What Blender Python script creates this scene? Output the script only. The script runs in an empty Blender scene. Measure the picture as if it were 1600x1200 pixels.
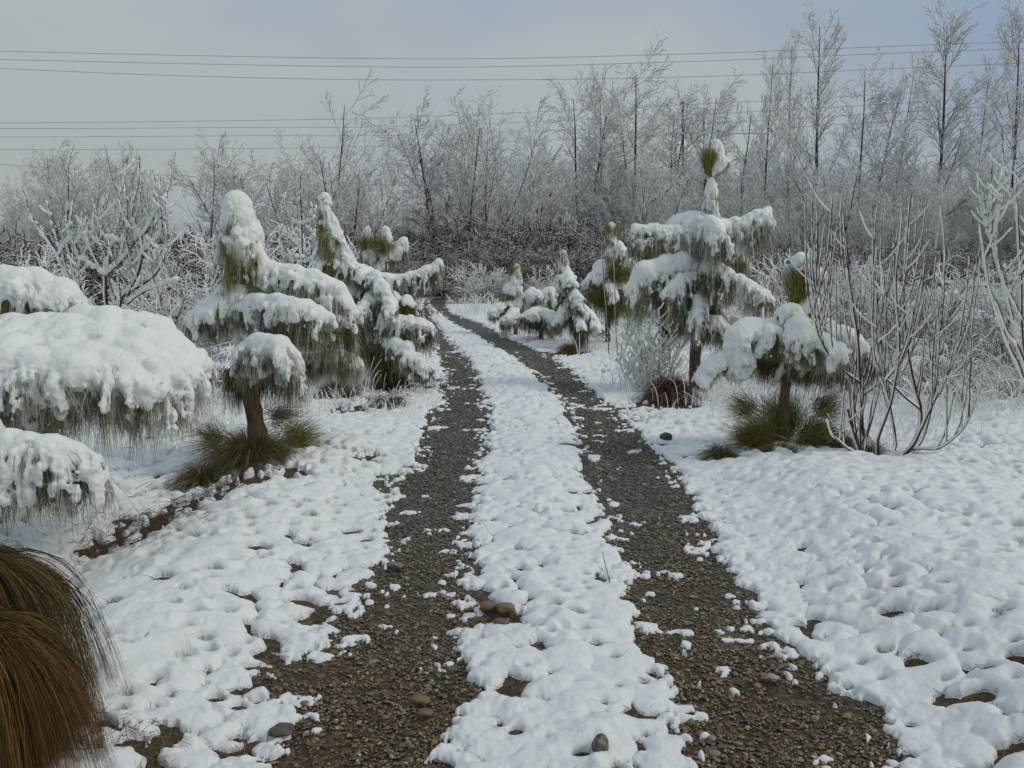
import bpy, math, random
import numpy as np
from mathutils import Vector
random.seed(7)
RS = np.random.RandomState(11)
sc = bpy.context.scene
C = sc.collection

# ------------------------------------------------------------------ camera, sky, sun, exposure
F, CX, CY, CAMH = 1386.0, 800.0, 600.0, 1.65
PITCH = math.atan(200 / F)
cd = bpy.data.cameras.new('camera'); cam = bpy.data.objects.new('camera', cd); C.objects.link(cam)
cam.location = (0, 0, CAMH); cam.rotation_euler = (math.pi / 2 - PITCH, 0, 0)
cd.sensor_width = 36; cd.lens = F / 1600 * 36; cd.clip_start = 0.05; cd.clip_end = 3000
sc.camera = cam
SUN_EL, SUN_AZ = math.radians(40), math.radians(100)
w = bpy.data.worlds.new('World'); sc.world = w; w.use_nodes = True
nt = w.node_tree; N = nt.nodes; Lk = nt.links; N.clear()
out = N.new('ShaderNodeOutputWorld'); bg = N.new('ShaderNodeBackground'); bg.inputs[1].default_value = 0.1
sky = N.new('ShaderNodeTexSky'); sky.sky_type = 'NISHITA'; sky.sun_disc = False
sky.sun_elevation = SUN_EL; sky.sun_rotation = SUN_AZ; sky.air_density = 1.5; sky.dust_density = 3
tc = N.new('ShaderNodeTexCoord'); mp = N.new('ShaderNodeMapping'); mp.inputs['Scale'].default_value = (1.1, 1.1, 2.6)
mp.inputs['Location'].default_value = (0.35, 0.0, 0.2)
nz = N.new('ShaderNodeTexNoise'); nz.inputs['Scale'].default_value = 1.5; nz.inputs['Detail'].default_value = 5; nz.inputs['Roughness'].default_value = 0.5
cr = N.new('ShaderNodeValToRGB')
cr.color_ramp.elements[0].position = 0.36; cr.color_ramp.elements[0].color = (0.255, 0.335, 0.455, 1)
cr.color_ramp.elements[1].position = 0.62; cr.color_ramp.elements[1].color = (0.400, 0.435, 0.450, 1)
mul = N.new('ShaderNodeVectorMath'); mul.operation = 'SCALE'; mul.inputs['Scale'].default_value = 10.0
# overcast: brighter cloud towards the zenith
sep = N.new('ShaderNodeSeparateXYZ'); mr = N.new('ShaderNodeMapRange')
mr.inputs['From Min'].default_value = 0.0; mr.inputs['From Max'].default_value = 0.9
mr.inputs['To Min'].default_value = 9.6; mr.inputs['To Max'].default_value = 14.5
mx = N.new('ShaderNodeMix'); mx.data_type = 'RGBA'; mx.inputs['Factor'].default_value = 0.95
Lk.new(tc.outputs['Generated'], mp.inputs[0]); Lk.new(mp.outputs[0], nz.inputs[0]); Lk.new(nz.outputs[0], cr.inputs[0])
Lk.new(tc.outputs['Generated'], sep.inputs[0]); Lk.new(sep.outputs['Z'], mr.inputs['Value'])
Lk.new(cr.outputs[0], mul.inputs[0]); Lk.new(mr.outputs[0], mul.inputs['Scale'])
Lk.new(sky.outputs[0], mx.inputs['A']); Lk.new(mul.outputs[0], mx.inputs['B'])
Lk.new(mx.outputs['Result'], bg.inputs[0]); Lk.new(bg.outputs[0], out.inputs[0])
sd = bpy.data.lights.new('sun', 'SUN'); sd.energy = 1.25; sd.angle = math.radians(16); sd.color = (1, 0.93, 0.80)
so = bpy.data.objects.new('sun', sd); C.objects.link(so)
# sun stands to the right and a little behind the camera
sv = Vector((math.sin(SUN_AZ) * math.cos(SUN_EL), math.cos(SUN_AZ) * math.cos(SUN_EL), math.sin(SUN_EL)))
so.rotation_euler = sv.to_track_quat('Z', 'Y').to_euler()
sc.view_settings.view_transform = 'Standard'; sc.view_settings.look = 'None'
sc.view_settings.exposure = 0.0; sc.view_settings.gamma = 1.0

# ------------------------------------------------------------------ pixel -> place helpers (photo is 1600 x 1200)
CT, ST = math.cos(PITCH), math.sin(PITCH)
def ray(px, py):
    cx = (px - CX) / F; cy = (CY - py) / F
    return np.array([cx, CT + cy * ST, -ST + cy * CT])
def at(px, py, Y):
    d = ray(px, py); t = Y / d[1]
    return np.array([0, 0, CAMH]) + d * t
def gnd(px, py):
    d = ray(px, py); t = CAMH / -d[2]
    return d * t + np.array([0, 0, CAMH])

# ------------------------------------------------------------------ noise
def _h(*a, seed=0):
    n = np.full(np.broadcast(*a).shape, seed * 1013904223 + 12345, np.uint32)
    for v, k in zip(a, (374761393, 668265263, 2147483647 - 58)):
        n = n ^ (v.astype(np.int64) * k).astype(np.uint32)
        n = (n ^ (n >> np.uint32(13))) * np.uint32(1274126177)
    n = n ^ (n >> np.uint32(16))
    return (n & np.uint32(0xFFFFFF)).astype(np.float64) / 16777215.0
def vn2(x, y, seed=0):
    ix = np.floor(x); iy = np.floor(y); fx = x - ix; fy = y - iy
    fx = fx * fx * (3 - 2 * fx); fy = fy * fy * (3 - 2 * fy)
    g = lambda a, b: _h(ix + a, iy + b, seed=seed)
    return (g(0, 0) * (1 - fx) + g(1, 0) * fx) * (1 - fy) + (g(0, 1) * (1 - fx) + g(1, 1) * fx) * fy
def fb2(x, y, o=3, seed=0):
    s = 0; a = 1; t = 0
    for i in range(o):
        s = s + a * vn2(x * 2 ** i, y * 2 ** i, seed + i); t += a; a *= .5
    return s / t * 2 - 1
def vn3(p, seed=0):
    ip = [np.floor(c) for c in p]; f = [c - i for c, i in zip(p, ip)]; f = [c * c * (3 - 2 * c) for c in f]
    r = 0
    for a in (0, 1):
        for b in (0, 1):
            for c in (0, 1):
                wgt = (f[0] if a else 1 - f[0]) * (f[1] if b else 1 - f[1]) * (f[2] if c else 1 - f[2])
                r = r + wgt * _h(ip[0] + a, ip[1] + b, ip[2] + c, seed=seed)
    return r * 2 - 1
def wor(x, y, seed=0, jit=.9):
    ix = np.floor(x); iy = np.floor(y)
    f1 = np.full(x.shape, 9.); hid = np.zeros(x.shape)
    for a in (-1, 0, 1):
        for b in (-1, 0, 1):
            jx = _h(ix + a, iy + b, seed=seed) * jit + (1 - jit) / 2; jy = _h(ix + a, iy + b, seed=seed + 77) * jit + (1 - jit) / 2
            d = np.hypot(ix + a + jx - x, iy + b + jy - y)
            k = d < f1; f1 = np.where(k, d, f1); hid = np.where(k, _h(ix + a, iy + b, seed=seed + 33), hid)
    return f1, hid

# ------------------------------------------------------------------ mesh helpers
def mesh(name, v, f, mat, parent=None, smooth=True, cols=None, origin=None):
    """v (n,3) world or local; f (m,k) int array or list of arrays"""
    me = bpy.data.meshes.new(name)
    v = np.asarray(v, np.float32)
    if origin is not None: v = v - np.asarray(origin, np.float32)
    fs = f if isinstance(f, list) else [f]
    fs = [np.asarray(a, np.int32) for a in fs if len(a)]
    me.vertices.add(len(v)); me.vertices.foreach_set('co', v.ravel())
    lens = np.concatenate([np.full(len(a), a.shape[1], np.int32) for a in fs]) if fs else np.zeros(0, np.int32)
    idx = np.concatenate([a.ravel() for a in fs]) if fs else np.zeros(0, np.int32)
    me.loops.add(len(idx)); me.loops.foreach_set('vertex_index', idx)
    me.polygons.add(len(lens)); st = np.zeros(len(lens), np.int32); st[1:] = np.cumsum(lens)[:-1]
    me.polygons.foreach_set('loop_start', st); me.polygons.foreach_set('loop_total', lens)
    me.polygons.foreach_set('use_smooth', np.full(len(lens), smooth))
    me.update(calc_edges=True)
    if cols is not None:
        at_ = me.color_attributes.new('tint', 'FLOAT_COLOR', 'POINT')
        c4 = np.ones((len(v), 4), np.float32); c4[:, :cols.shape[1]] = cols
        at_.data.foreach_set('color', c4.ravel())
    me.materials.append(mat)
    o = bpy.data.objects.new(name, me); C.objects.link(o)
    if parent is not None: o.parent = parent
    return o
def tag(o, label=None, cat=None, group=None, kind=None):
    if label: o['label'] = label
    if cat: o['category'] = cat
    if group: o['group'] = group
    if kind: o['kind'] = kind
    return o
def empty(name, loc):
    o = bpy.data.objects.new(name, None); C.objects.link(o); o.location = loc; o.empty_display_size = .2
    return o
def resample(P, R, n):
    P = np.asarray(P, float); R = np.asarray(R, float)
    if len(P) > 2:   # catmull-rom smoothing
        Q = []; S = []
        for i in range(len(P) - 1):
            p0 = P[max(i - 1, 0)]; p1 = P[i]; p2 = P[i + 1]; p3 = P[min(i + 2, len(P) - 1)]
            for t in np.linspace(0, 1, 8, endpoint=False):
                Q.append(.5 * ((2 * p1) + (-p0 + p2) * t + (2 * p0 - 5 * p1 + 4 * p2 - p3) * t * t + (-p0 + 3 * p1 - 3 * p2 + p3) * t ** 3))
                S.append(R[i] * (1 - t) + R[i + 1] * t)
        Q.append(P[-1]); S.append(R[-1]); P = np.array(Q); R = np.array(S)
    d = np.r_[0, np.cumsum(np.linalg.norm(np.diff(P, axis=0), axis=1))]
    s = np.linspace(0, d[-1], n)
    return np.stack([np.interp(s, d, P[:, k]) for k in range(3)], 1), np.interp(s, d, R)
def tubes(lines, sides=5):
    """lines: list of (P(n,3), R(n)); grouped by n, vectorised"""
    V = []; Fq = []; off = 0
    by = {}
    for P, R in lines: by.setdefault(len(P), []).append((P, R))
    for n, L in by.items():
        P = np.array([a for a, _ in L]); R = np.array([b for _, b in L]); m = len(L)
        T = np.gradient(P, axis=1); T /= np.linalg.norm(T, axis=2, keepdims=True) + 1e-9
        ref = np.where(np.abs(T[:, :, 2:3]) > .9, np.array([1., 0, 0]), np.array([0, 0, 1.]))
        # keep one reference per line to avoid twisting
        ref = np.broadcast_to(ref[:, :1], T.shape)
        A = np.cross(T, ref); A /= np.linalg.norm(A, axis=2, keepdims=True) + 1e-9
        B = np.cross(T, A)
        th = np.arange(sides) * 2 * math.pi / sides
        v = P[:, :, None] + R[:, :, None, None] * (A[:, :, None] * np.cos(th)[None, None, :, None] + B[:, :, None] * np.sin(th)[None, None, :, None])
        V.append(v.reshape(-1, 3))
        i = np.arange(m)[:, None, None] * n * sides + np.arange(n - 1)[None, :, None] * sides + np.arange(sides)[None, None, :]
        j = np.arange(m)[:, None, None] * n * sides + np.arange(n - 1)[None, :, None] * sides + (np.arange(sides)[None, None, :] + 1) % sides
        q = np.stack([i, j, j + sides, i + sides], -1).reshape(-1, 4) + off
        Fq.append(q); off += m * n * sides
    return np.concatenate(V), np.concatenate(Fq)
def ribbons(P, W, cols):
    """P (m,n,3) strand centre lines, W width, cols (m,n,3) -> mesh arrays: crossed nothing, each a blade of random facing"""
    m, n, _ = P.shape
    T = np.gradient(P, axis=1); T /= np.linalg.norm(T, axis=2, keepdims=True) + 1e-9
    r = RS.normal(size=(m, 1, 3)); S = np.cross(T, r); S /= np.linalg.norm(S, axis=2, keepdims=True) + 1e-9
    tap = np.linspace(1, .25, n)[None, :, None] * np.asarray(W).reshape(-1, 1, 1) * .5
    v = np.stack([P - S * tap, P + S * tap], 2).reshape(-1, 3)
    i = (np.arange(m)[:, None] * n + np.arange(n - 1)[None]) * 2
    q = np.stack([i, i + 1, i + 3, i + 2], -1).reshape(-1, 4)
    c = np.repeat(cols[:, :, None], 2, 2).reshape(-1, 3)
    return v, q, c
def surfnets(Fd, o, h):
    """naive surface nets: Fd<0 inside. returns verts, quads"""
    ins = Fd < 0
    nx, ny, nz = Fd.shape
    cells = np.zeros((nx - 1, ny - 1, nz - 1), np.int8)
    for a in (0, 1):
        for b in (0, 1):
            for c in (0, 1): cells += ins[a:nx - 1 + a, b:ny - 1 + b, c:nz - 1 + c]
    act = (cells > 0) & (cells < 8)
    I = np.argwhere(act)
    if len(I) == 0: return None
    idn = -np.ones(act.shape, np.int32); idn[act] = np.arange(len(I), dtype=np.int32)
    acc = np.zeros((len(I), 3)); cnt = np.zeros(len(I))
    cor = [(a, b, c) for a in (0, 1) for b in (0, 1) for c in (0, 1)]
    for p in cor:
        for k in range(3):
            if p[k] == 1: continue
            q = list(p); q[k] = 1
            f0 = Fd[I[:, 0] + p[0], I[:, 1] + p[1], I[:, 2] + p[2]]; f1 = Fd[I[:, 0] + q[0], I[:, 1] + q[1], I[:, 2] + q[2]]
            x = (f0 < 0) != (f1 < 0)
            t = np.where(x, f0 / np.where(x, f0 - f1, 1), 0)
            pt = np.array(p)[None] + 0. ; pt = np.repeat(pt, len(I), 0); pt[:, k] += t
            acc += pt * x[:, None]; cnt += x
    V = (I + acc / cnt[:, None]) * h + o
    Q = []
    for k in range(3):
        u, v_ = [(1, 2), (2, 0), (0, 1)][k]
        sl0 = [slice(None)] * 3; sl1 = [slice(None)] * 3
        sl0[k] = slice(0, -1); sl1[k] = slice(1, None)
        a = ins[tuple(sl0)]; b = ins[tuple(sl1)]
        X = np.argwhere(a != b)
        lim = [nx - 1, ny - 1, nz - 1]
        X = X[(X[:, u] > 0) & (X[:, v_] > 0) & (X[:, u] < lim[u]) & (X[:, v_] < lim[v_])]
        if len(X) == 0: continue
        def cell(du, dv):
            Y = X.copy(); Y[:, u] -= du; Y[:, v_] -= dv
            return idn[Y[:, 0], Y[:, 1], Y[:, 2]]
        q = np.stack([cell(0, 0), cell(1, 0), cell(1, 1), cell(0, 1)], 1)
        s = a[X[:, 0], X[:, 1], X[:, 2]]
        q[~s] = q[~s][:, ::-1]
        Q.append(q)
    Q = np.concatenate(Q)
    return V, Q[(Q >= 0).all(1)]
def blobs(cen, rad, h, k=None, noise=(.3, 1.), seed=0, flat=1.0, carve=None):
    """smooth union of spheres on a grid of step h; noise (amplitude in h, scale in m)"""
    cen = np.asarray(cen, float); rad = np.asarray(rad, float); k = k or h * 1.1
    lo = (cen - rad[:, None]).min(0) - 4 * k - h; hi = (cen + rad[:, None]).max(0) + 4 * k + h
    n = np.ceil((hi - lo) / h).astype(int) + 1
    S = np.full(n, 1e-9, np.float32)
    for c, r in zip(cen, rad):
        a = np.maximum(((c - r - 3.2 * k - lo) / h).astype(int), 0); b = np.minimum(((c + r + 3.2 * k - lo) / h).astype(int) + 2, n)
        X = (np.arange(a[0], b[0]) * h + lo[0] - c[0])[:, None, None]; Y = (np.arange(a[1], b[1]) * h + lo[1] - c[1])[None, :, None]
        Z = ((np.arange(a[2], b[2]) * h + lo[2] - c[2]) * flat)[None, None]
        d = np.sqrt(X * X + Y * Y + Z * Z) - r
        S[a[0]:b[0], a[1]:b[1], a[2]:b[2]] += np.exp(-np.clip(d, -12 * k, 12 * k) / k)
    D = -k * np.log(S)
    G = np.meshgrid(*[np.arange(m) * h + l for m, l in zip(n, lo)], indexing='ij')
    near = np.abs(D) < 6 * h
    P = [g[near] for g in G]
    amp, s = noise
    tt = None
    add = amp * (vn3([p / s for p in P], seed) + .6 * vn3([p / s * 2.1 for p in P], seed + 3)) + amp * 1.5 * vn3([p / s / 2.6 for p in P], seed + 5)
    add += amp * 1.3 * vn3([P[0] / s / 1.2, P[1] / s / 1.2, P[2] / s * .28], seed + 6)
    if carve is not None:   # smooth on top, streaked and broken into clumps low on the hanging needles
        line, L_, cs, cov = carve; tt = np.zeros(len(P[0])); Q = np.stack(P, 1)
        for a in range(0, len(Q), 60000):
            q = Q[a:a + 60000]; d2 = ((q[:, None, :2] - line[None, :, :2]) ** 2).sum(2) + .25 * (q[:, None, 2] - line[None, :, 2]) ** 2
            j = d2.argmin(1); tt[a:a + 60000] = (line[j, 2] - q[:, 2]) / L_
        low = np.clip(tt * 2.2 + .45, 0, 1)
        add = add * (.22 + .85 * low) + h * .40 * vn3([p / (h * 1.9) for p in P], seed + 21) + low * amp * 1.4 * vn3([P[0] / s / .9, P[1] / s / .9, P[2] / s * .22], seed + 16)
        nn_ = vn3([P[0] / cs, P[1] / cs, P[2] / cs * .45], seed + 8) * .75 + vn3([P[0] / cs * .4, P[1] / cs * .4, P[2] / cs * .25], seed + 9) * .55
        add += np.clip(nn_ - (.70 - 1.2 * np.clip(tt + .15, -.15, 1.1) / max(cov, .3)), 0, 1) * max(.075, 6 * h)
    D[near] += add
    return surfnets(D, lo, h)

# ------------------------------------------------------------------ materials
def new_mat(name):
    m = bpy.data.materials.new(name); m.use_nodes = True; t = m.node_tree; t.nodes.clear()
    o = t.nodes.new('ShaderNodeOutputMaterial'); b = t.nodes.new('ShaderNodeBsdfPrincipled'); t.links.new(b.outputs[0], o.inputs[0])
    return m, t, b
def nnode(t, ty, **kw):
    n = t.nodes.new(ty)
    for k, v in kw.items():
        if k in n.inputs: n.inputs[k].default_value = v
        else: setattr(n, k, v)
    return n
def ramp(t, pts):
    r = t.nodes.new('ShaderNodeValToRGB'); e = r.color_ramp.elements
    while len(e) < len(pts): e.new(.5)
    for q, (p, c) in zip(e, pts): q.position = p; q.color = (*c, 1)
    return r
def mat_snow(name, scale=34, base=(.775, .79, .775), bump=.7, dist=.012, dirt=0.0):
    m, t, b = new_mat(name); L = t.links
    g = nnode(t, 'ShaderNodeNewGeometry')
    n = nnode(t, 'ShaderNodeTexNoise', Scale=scale, Detail=8.0, Roughness=.78); L.new(g.outputs['Position'], n.inputs['Vector'])
    bp = nnode(t, 'ShaderNodeBump', Strength=bump, Distance=dist); L.new(n.outputs[0], bp.inputs['Height']); L.new(bp.outputs[0], b.inputs['Normal'])
    n2 = nnode(t, 'ShaderNodeTexNoise', Scale=2.3, Detail=3.0); L.new(g.outputs['Position'], n2.inputs['Vector'])
    c = ramp(t, [(.3, tuple(x * .95 for x in base)), (.7, base)]); L.new(n2.outputs[0], c.inputs[0])
    L.new(c.outputs[0], b.inputs['Base Color'])
    b.inputs['Roughness'].default_value = .65
    b.inputs['Specular IOR Level'].default_value = .25
    b.inputs['Subsurface Weight'].default_value = .0
    return m
M_snow = mat_snow('snow')
M_snow_pine = mat_snow('pine snow', scale=90, bump=.7, dist=.009, base=(.81, .82, .78))
def mat_tint(name, rough=.6, spec=.3, bump=0, scale=100, transl=0.0):
    m, t, b = new_mat(name); L = t.links
    a = nnode(t, 'ShaderNodeAttribute', attribute_name='tint'); L.new(a.outputs['Color'], b.inputs['Base Color'])
    b.inputs['Roughness'].default_value = rough; b.inputs['Specular IOR Level'].default_value = spec
    if bump:
        g = nnode(t, 'ShaderNodeNewGeometry')
        n = nnode(t, 'ShaderNodeTexNoise', Scale=scale, Detail=3.0); L.new(g.outputs['Position'], n.inputs['Vector'])
        bp = nnode(t, 'ShaderNodeBump', Strength=bump, Distance=.003); L.new(n.outputs[0], bp.inputs['Height']); L.new(bp.outputs[0], b.inputs['Normal'])
    return m
M_needle = mat_tint('needles', .55, .3)
M_pebble = mat_tint('pebbles', .45, .4, bump=.4, scale=150)
def mat_bark(name, c0, c1, scale=30):
    m, t, b = new_mat(name); L = t.links
    tc = nnode(t, 'ShaderNodeTexCoord'); mp_ = nnode(t, 'ShaderNodeMapping'); mp_.inputs['Scale'].default_value = (1, 1, .25)
    L.new(tc.outputs['Object'], mp_.inputs[0])
    n = nnode(t, 'ShaderNodeTexNoise', Scale=scale, Detail=5.0, Roughness=.7); L.new(mp_.outputs[0], n.inputs['Vector'])
    c = ramp(t, [(.35, c0), (.65, c1)]); L.new(n.outputs[0], c.inputs[0]); L.new(c.outputs[0], b.inputs['Base Color'])
    bp = nnode(t, 'ShaderNodeBump', Strength=.8, Distance=.01); L.new(n.outputs[0], bp.inputs['Height']); L.new(bp.outputs[0], b.inputs['Normal'])
    b.inputs['Roughness'].default_value = .85
    return m
M_bark = mat_bark('pine bark', (.045, .03, .018), (.15, .10, .055))
M_stem = mat_bark('red brown stem', (.035, .018, .016), (.09, .05, .042), 50)
def mat_frost_twig(name, bark0, bark1, lo, hi, snowc=(.74, .76, .78)):
    """bark with snow lying on the upward-facing side"""
    m, t, b = new_mat(name); L = t.links
    g = nnode(t, 'ShaderNodeNewGeometry'); s = nnode(t, 'ShaderNodeSeparateXYZ'); L.new(g.outputs['Normal'], s.inputs[0])
    n = nnode(t, 'ShaderNodeTexNoise', Scale=3.0, Detail=4.0, Roughness=.7); L.new(g.outputs['Position'], n.inputs['Vector'])
    ad = nnode(t, 'ShaderNodeMath', operation='MULTIPLY_ADD'); L.new(n.outputs[0], ad.inputs[0]); ad.inputs[1].default_value = 1.6; L.new(s.outputs['Z'], ad.inputs[2])
    mr_ = nnode(t, 'ShaderNodeMapRange'); mr_.inputs['From Min'].default_value = lo + .8; mr_.inputs['From Max'].default_value = hi + .8
    L.new(ad.outputs[0], mr_.inputs['Value'])
    n2 = nnode(t, 'ShaderNodeTexNoise', Scale=1.2, Detail=3.0); L.new(g.outputs['Position'], n2.inputs['Vector'])
    bc = ramp(t, [(.35, bark0), (.65, bark1)]); L.new(n2.outputs[0], bc.inputs[0])
    mx_ = nnode(t, 'ShaderNodeMix', data_type='RGBA'); L.new(mr_.outputs[0], mx_.inputs['Factor']); L.new(bc.outputs[0], mx_.inputs['A'])
    mx_.inputs['B'].default_value = (*snowc, 1); L.new(mx_.outputs['Result'], b.inputs['Base Color'])
    b.inputs['Roughness'].default_value = .8; b.inputs['Specular IOR Level'].default_value = .2
    return m
M_twig = mat_frost_twig('snowy twigs', (.19, .165, .15), (.31, .275, .25), -1.15, -.20, (.82, .83, .81))
M_trunk = mat_frost_twig('snow dusted trunk', (.04, .028, .024), (.09, .06, .05), .15, .7)
M_limb = mat_frost_twig('snow lined limbs', (.07, .052, .046), (.14, .10, .085), -.3, .4)
M_under = mat_frost_twig('undergrowth twigs', (.040, .032, .024), (.105, .082, .058), .1, .6, (.70, .71, .70))

# ------------------------------------------------------------------ terrain and the two wheel tracks
def edge(pts):
    g = np.array([gnd(x, y)[:2] for x, y in pts]); g = g[np.argsort(g[:, 1])]; return g
LE = edge([(405,1200),(440,1165),(470,1135),(440,1100),(400,1050),(470,1035),(520,1000),(545,960),(570,930),(585,900),(605,860),(612,830),(605,800),(622,770),(640,740),(655,700),(672,660),(690,620),(697,590),(688,560),(680,545),(668,520),(662,500),(660,485),(662,470)])
LR = edge([(680,1200),(700,1160),(730,1120),(760,1090),(715,1050),(705,1000),(728,960),(712,930),(712,900),(735,870),(740,840),(742,800),(750,760),(742,730),(755,700),(768,660),(755,620),(748,600),(740,580),(728,560),(715,545),(692,520),(676,500),(670,485),(668,470)])
RL = edge([(1100,1200),(1085,1170),(1060,1140),(1045,1100),(1042,1050),(1005,1000),(1000,960),(982,930),(992,900),(965,870),(945,852),(962,825),(940,800),(922,770),(922,740),(915,700),(900,680),(890,650),(872,620),(850,600),(832,580),(800,560),(770,540),(735,520),(705,505),(688,490),(672,478),(669,470)])
RR = edge([(1400,1200),(1385,1170),(1375,1140),(1395,1112),(1330,1095),(1270,1060),(1240,1030),(1200,1000),(1168,960),(1150,930),(1135,900),(1115,860),(1103,830),(1085,800),(1068,770),(1050,740),(1040,720),(1020,700),(998,680),(972,655),(950,630),(925,610),(905,590),(880,570),(845,550),(800,530),(762,510),(735,500),(708,490),(697,480),(697,470)])
def ex(E, Y): return np.interp(Y, E[:, 1], E[:, 0])
def mid(Y):
    Yc = np.clip(Y, 2.9, 31)
    yy = np.linspace(2.9, 31, 60); xs = (ex(LE, yy) + ex(RR, yy)) / 2
    k = np.ones(7) / 7; xs = np.convolve(np.pad(xs, 3, 'edge'), k, 'valid')
    return np.interp(Yc, yy, xs)
def terrain(x, y):
    c = mid(y); a = x - c
    fade = np.clip((26 - y) / 16, 0, 1)
    sm = lambda t: np.clip(t, 0, 1) ** 2 * (3 - 2 * np.clip(t, 0, 1))
    rb = .17 * sm((a - 1.1) / .9) * (1 - .75 * sm((a - 2.6) / 1.5)) * sm((8.2 - y) / 2.5)
    lb = .10 * sm((-a - 1.1) / .7) * (1 - 1.5 * sm((-a - 1.9) / .8)) * sm((9 - y) / 2)
    crown = .035 * np.exp(-(a / .4) ** 2) * fade
    roll = .10 * fb2(x / 5 + 9, y / 5, 2, 5) * sm((np.abs(a) - 1.4) / 2) * np.clip(y / 12, 0, 1)
    return rb + lb + crown + roll - .02 * (np.abs(np.abs(a) - .75) < .3)* 0
def T(x, y): return float(terrain(np.array([float(x)]), np.array([float(y)]))[0])
def polar(th, r):
    R_, T_ = np.meshgrid(r, th, indexing='ij')
    return R_ * np.sin(T_), R_ * np.cos(T_)
def gridfaces(nr, nc, closed=False):
    i = (np.arange(nr - 1)[:, None] * nc + np.arange(nc - 1 + (1 if closed else 0))[None])
    j = np.arange(nr - 1)[:, None] * nc + (np.arange(nc - 1 + (1 if closed else 0))[None] + 1) % nc
    return np.stack([i, j, j + nc, i + nc], -1).reshape(-1, 4)
rad_ = math.radians
dense = np.linspace(rad_(-48), rad_(48), 1400)
coarse = np.linspace(rad_(48), rad_(360 - 48), 260)[1:-1]
TH = np.r_[dense, coarse]
RR_ = np.r_[np.linspace(.05, 2.4, 40)[:-1], np.exp(np.linspace(math.log(2.4), math.log(75), 1350)), np.exp(np.linspace(math.log(80), math.log(900), 30))]
X, Y = polar(TH, RR_)
Z0 = terrain(X, Y)
slope = np.gradient(mid(np.linspace(2, 34, 200)), 32 / 199); cosf = 1 / np.sqrt(1 + np.interp(Y, np.linspace(2, 34, 200), slope) ** 2)
le, lr, rl, rr = ex(LE, Y), ex(LR, Y), ex(RL, Y), ex(RR, Y)
m = np.maximum(np.maximum(le - X, X - rr), np.minimum(X - lr, rl - X)) * cosf
m = np.where(Y > 35.5, np.maximum(m, (Y - 35.5) * .5), m)
m0 = m.copy()
near = np.clip((m + .6) / .4, 0, 1)
WX = X + .035 * fb2(X / .10, Y / .10, 3, 201) + .05 * fb2(X / .4, Y / .4, 2, 202); WY = Y + .035 * fb2(X / .10, Y / .10, 3, 203) + .05 * fb2(X / .4, Y / .4, 2, 204)
F1, H1 = wor(WX / .07, WY / .07, 1)
F2, H2 = wor(WX / .145 + 5, WY / .13, 2)
F3, H3 = wor(X / .035, Y / .035, 12)
m += .08 * (.50 - F2) + .05 * (.50 - F1) + .07 * fb2(X / .3, Y / .3, 2, 3) - .035
m += .075 * fb2(X / .05, Y / .05, 3, 36) * np.exp(-(m0 / .12) ** 2)
# small isolated snow clods lying on the gravel near the edges
Fc, Hc = wor(X / .075 + 31, Y / .075, 4)
pc = np.clip(.40 + (m0 + .02) * 3.2, .004, .5) * np.clip(fb2(X / .5, Y / .5, 2, 8) * 1.8 + .75, .1, 2)
clod = (np.where(Hc < pc, .035 * (.3 + Hc / np.maximum(pc, 1e-3) * .7), 0) - Fc * .075)
m = np.maximum(m, np.where(Hc < pc, clod * .9, -1))
slush = (fb2(X / .17, Y / .13, 4, 161) - .24 - .012 * np.clip(Y - 6, 0, 30) + np.clip(m0, -.5, 0) * 1.1) * .10
m = np.where(m0 < 0, np.maximum(m, np.minimum(slush, .02)), m)
hol = np.clip((X - mid(Y) - 2.4) / 1.2, 0, 1) * np.clip((Y - 9) / 3, 0, 1)
m = np.where(hol > 0, np.minimum(m, .12 - hol * np.clip(fb2(X / .45, Y / .5, 4, 171) - .05, 0, 1) * .55), m)
BARE = [(150, 865, .30, .10), (200, 832, .42, .16), (255, 812, .35, .13), (320, 790, .30, .13), (395, 765, .36, .17), (470, 760, .22, .10), (100, 1185, .25, .12), (235, 1175, .14, .10), (600, 625, .5, .12), (540, 640, .5, .16), (655, 765, .22, .12), (620, 755, .25, .10), (1130, 722, .25, .16),
        (1045, 632, .6, .2), (890, 552, .6, .2), (1215, 722, .35, .14), (1315, 712, .3, .12), (1375, 735, .2, .08), (430, 1060, .2, .08), (780, 972, .16, .10), (600, 598, .7, .25), (1592, 1085, .10, .14), (690, 690, .3, .07), (1000, 655, .3, .08), (660, 1000, .2, .04), (560, 720, .3, .08)]
for (px_, py_, r_, a_) in BARE:
    g_ = gnd(px_, py_); w_ = np.exp(-(((X - g_[0]) ** 2 + ((Y - g_[1]) * .8) ** 2) / r_ ** 2))
    m = np.where(m > -.02, np.minimum(m, .09 * (1 - w_) + (m - .09) * (m > .09) * (1 - w_) ** 2 + .25 * fb2(X / .09, Y / .07, 3, 221) * w_ - w_ * (a_ - .06)), m)
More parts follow.
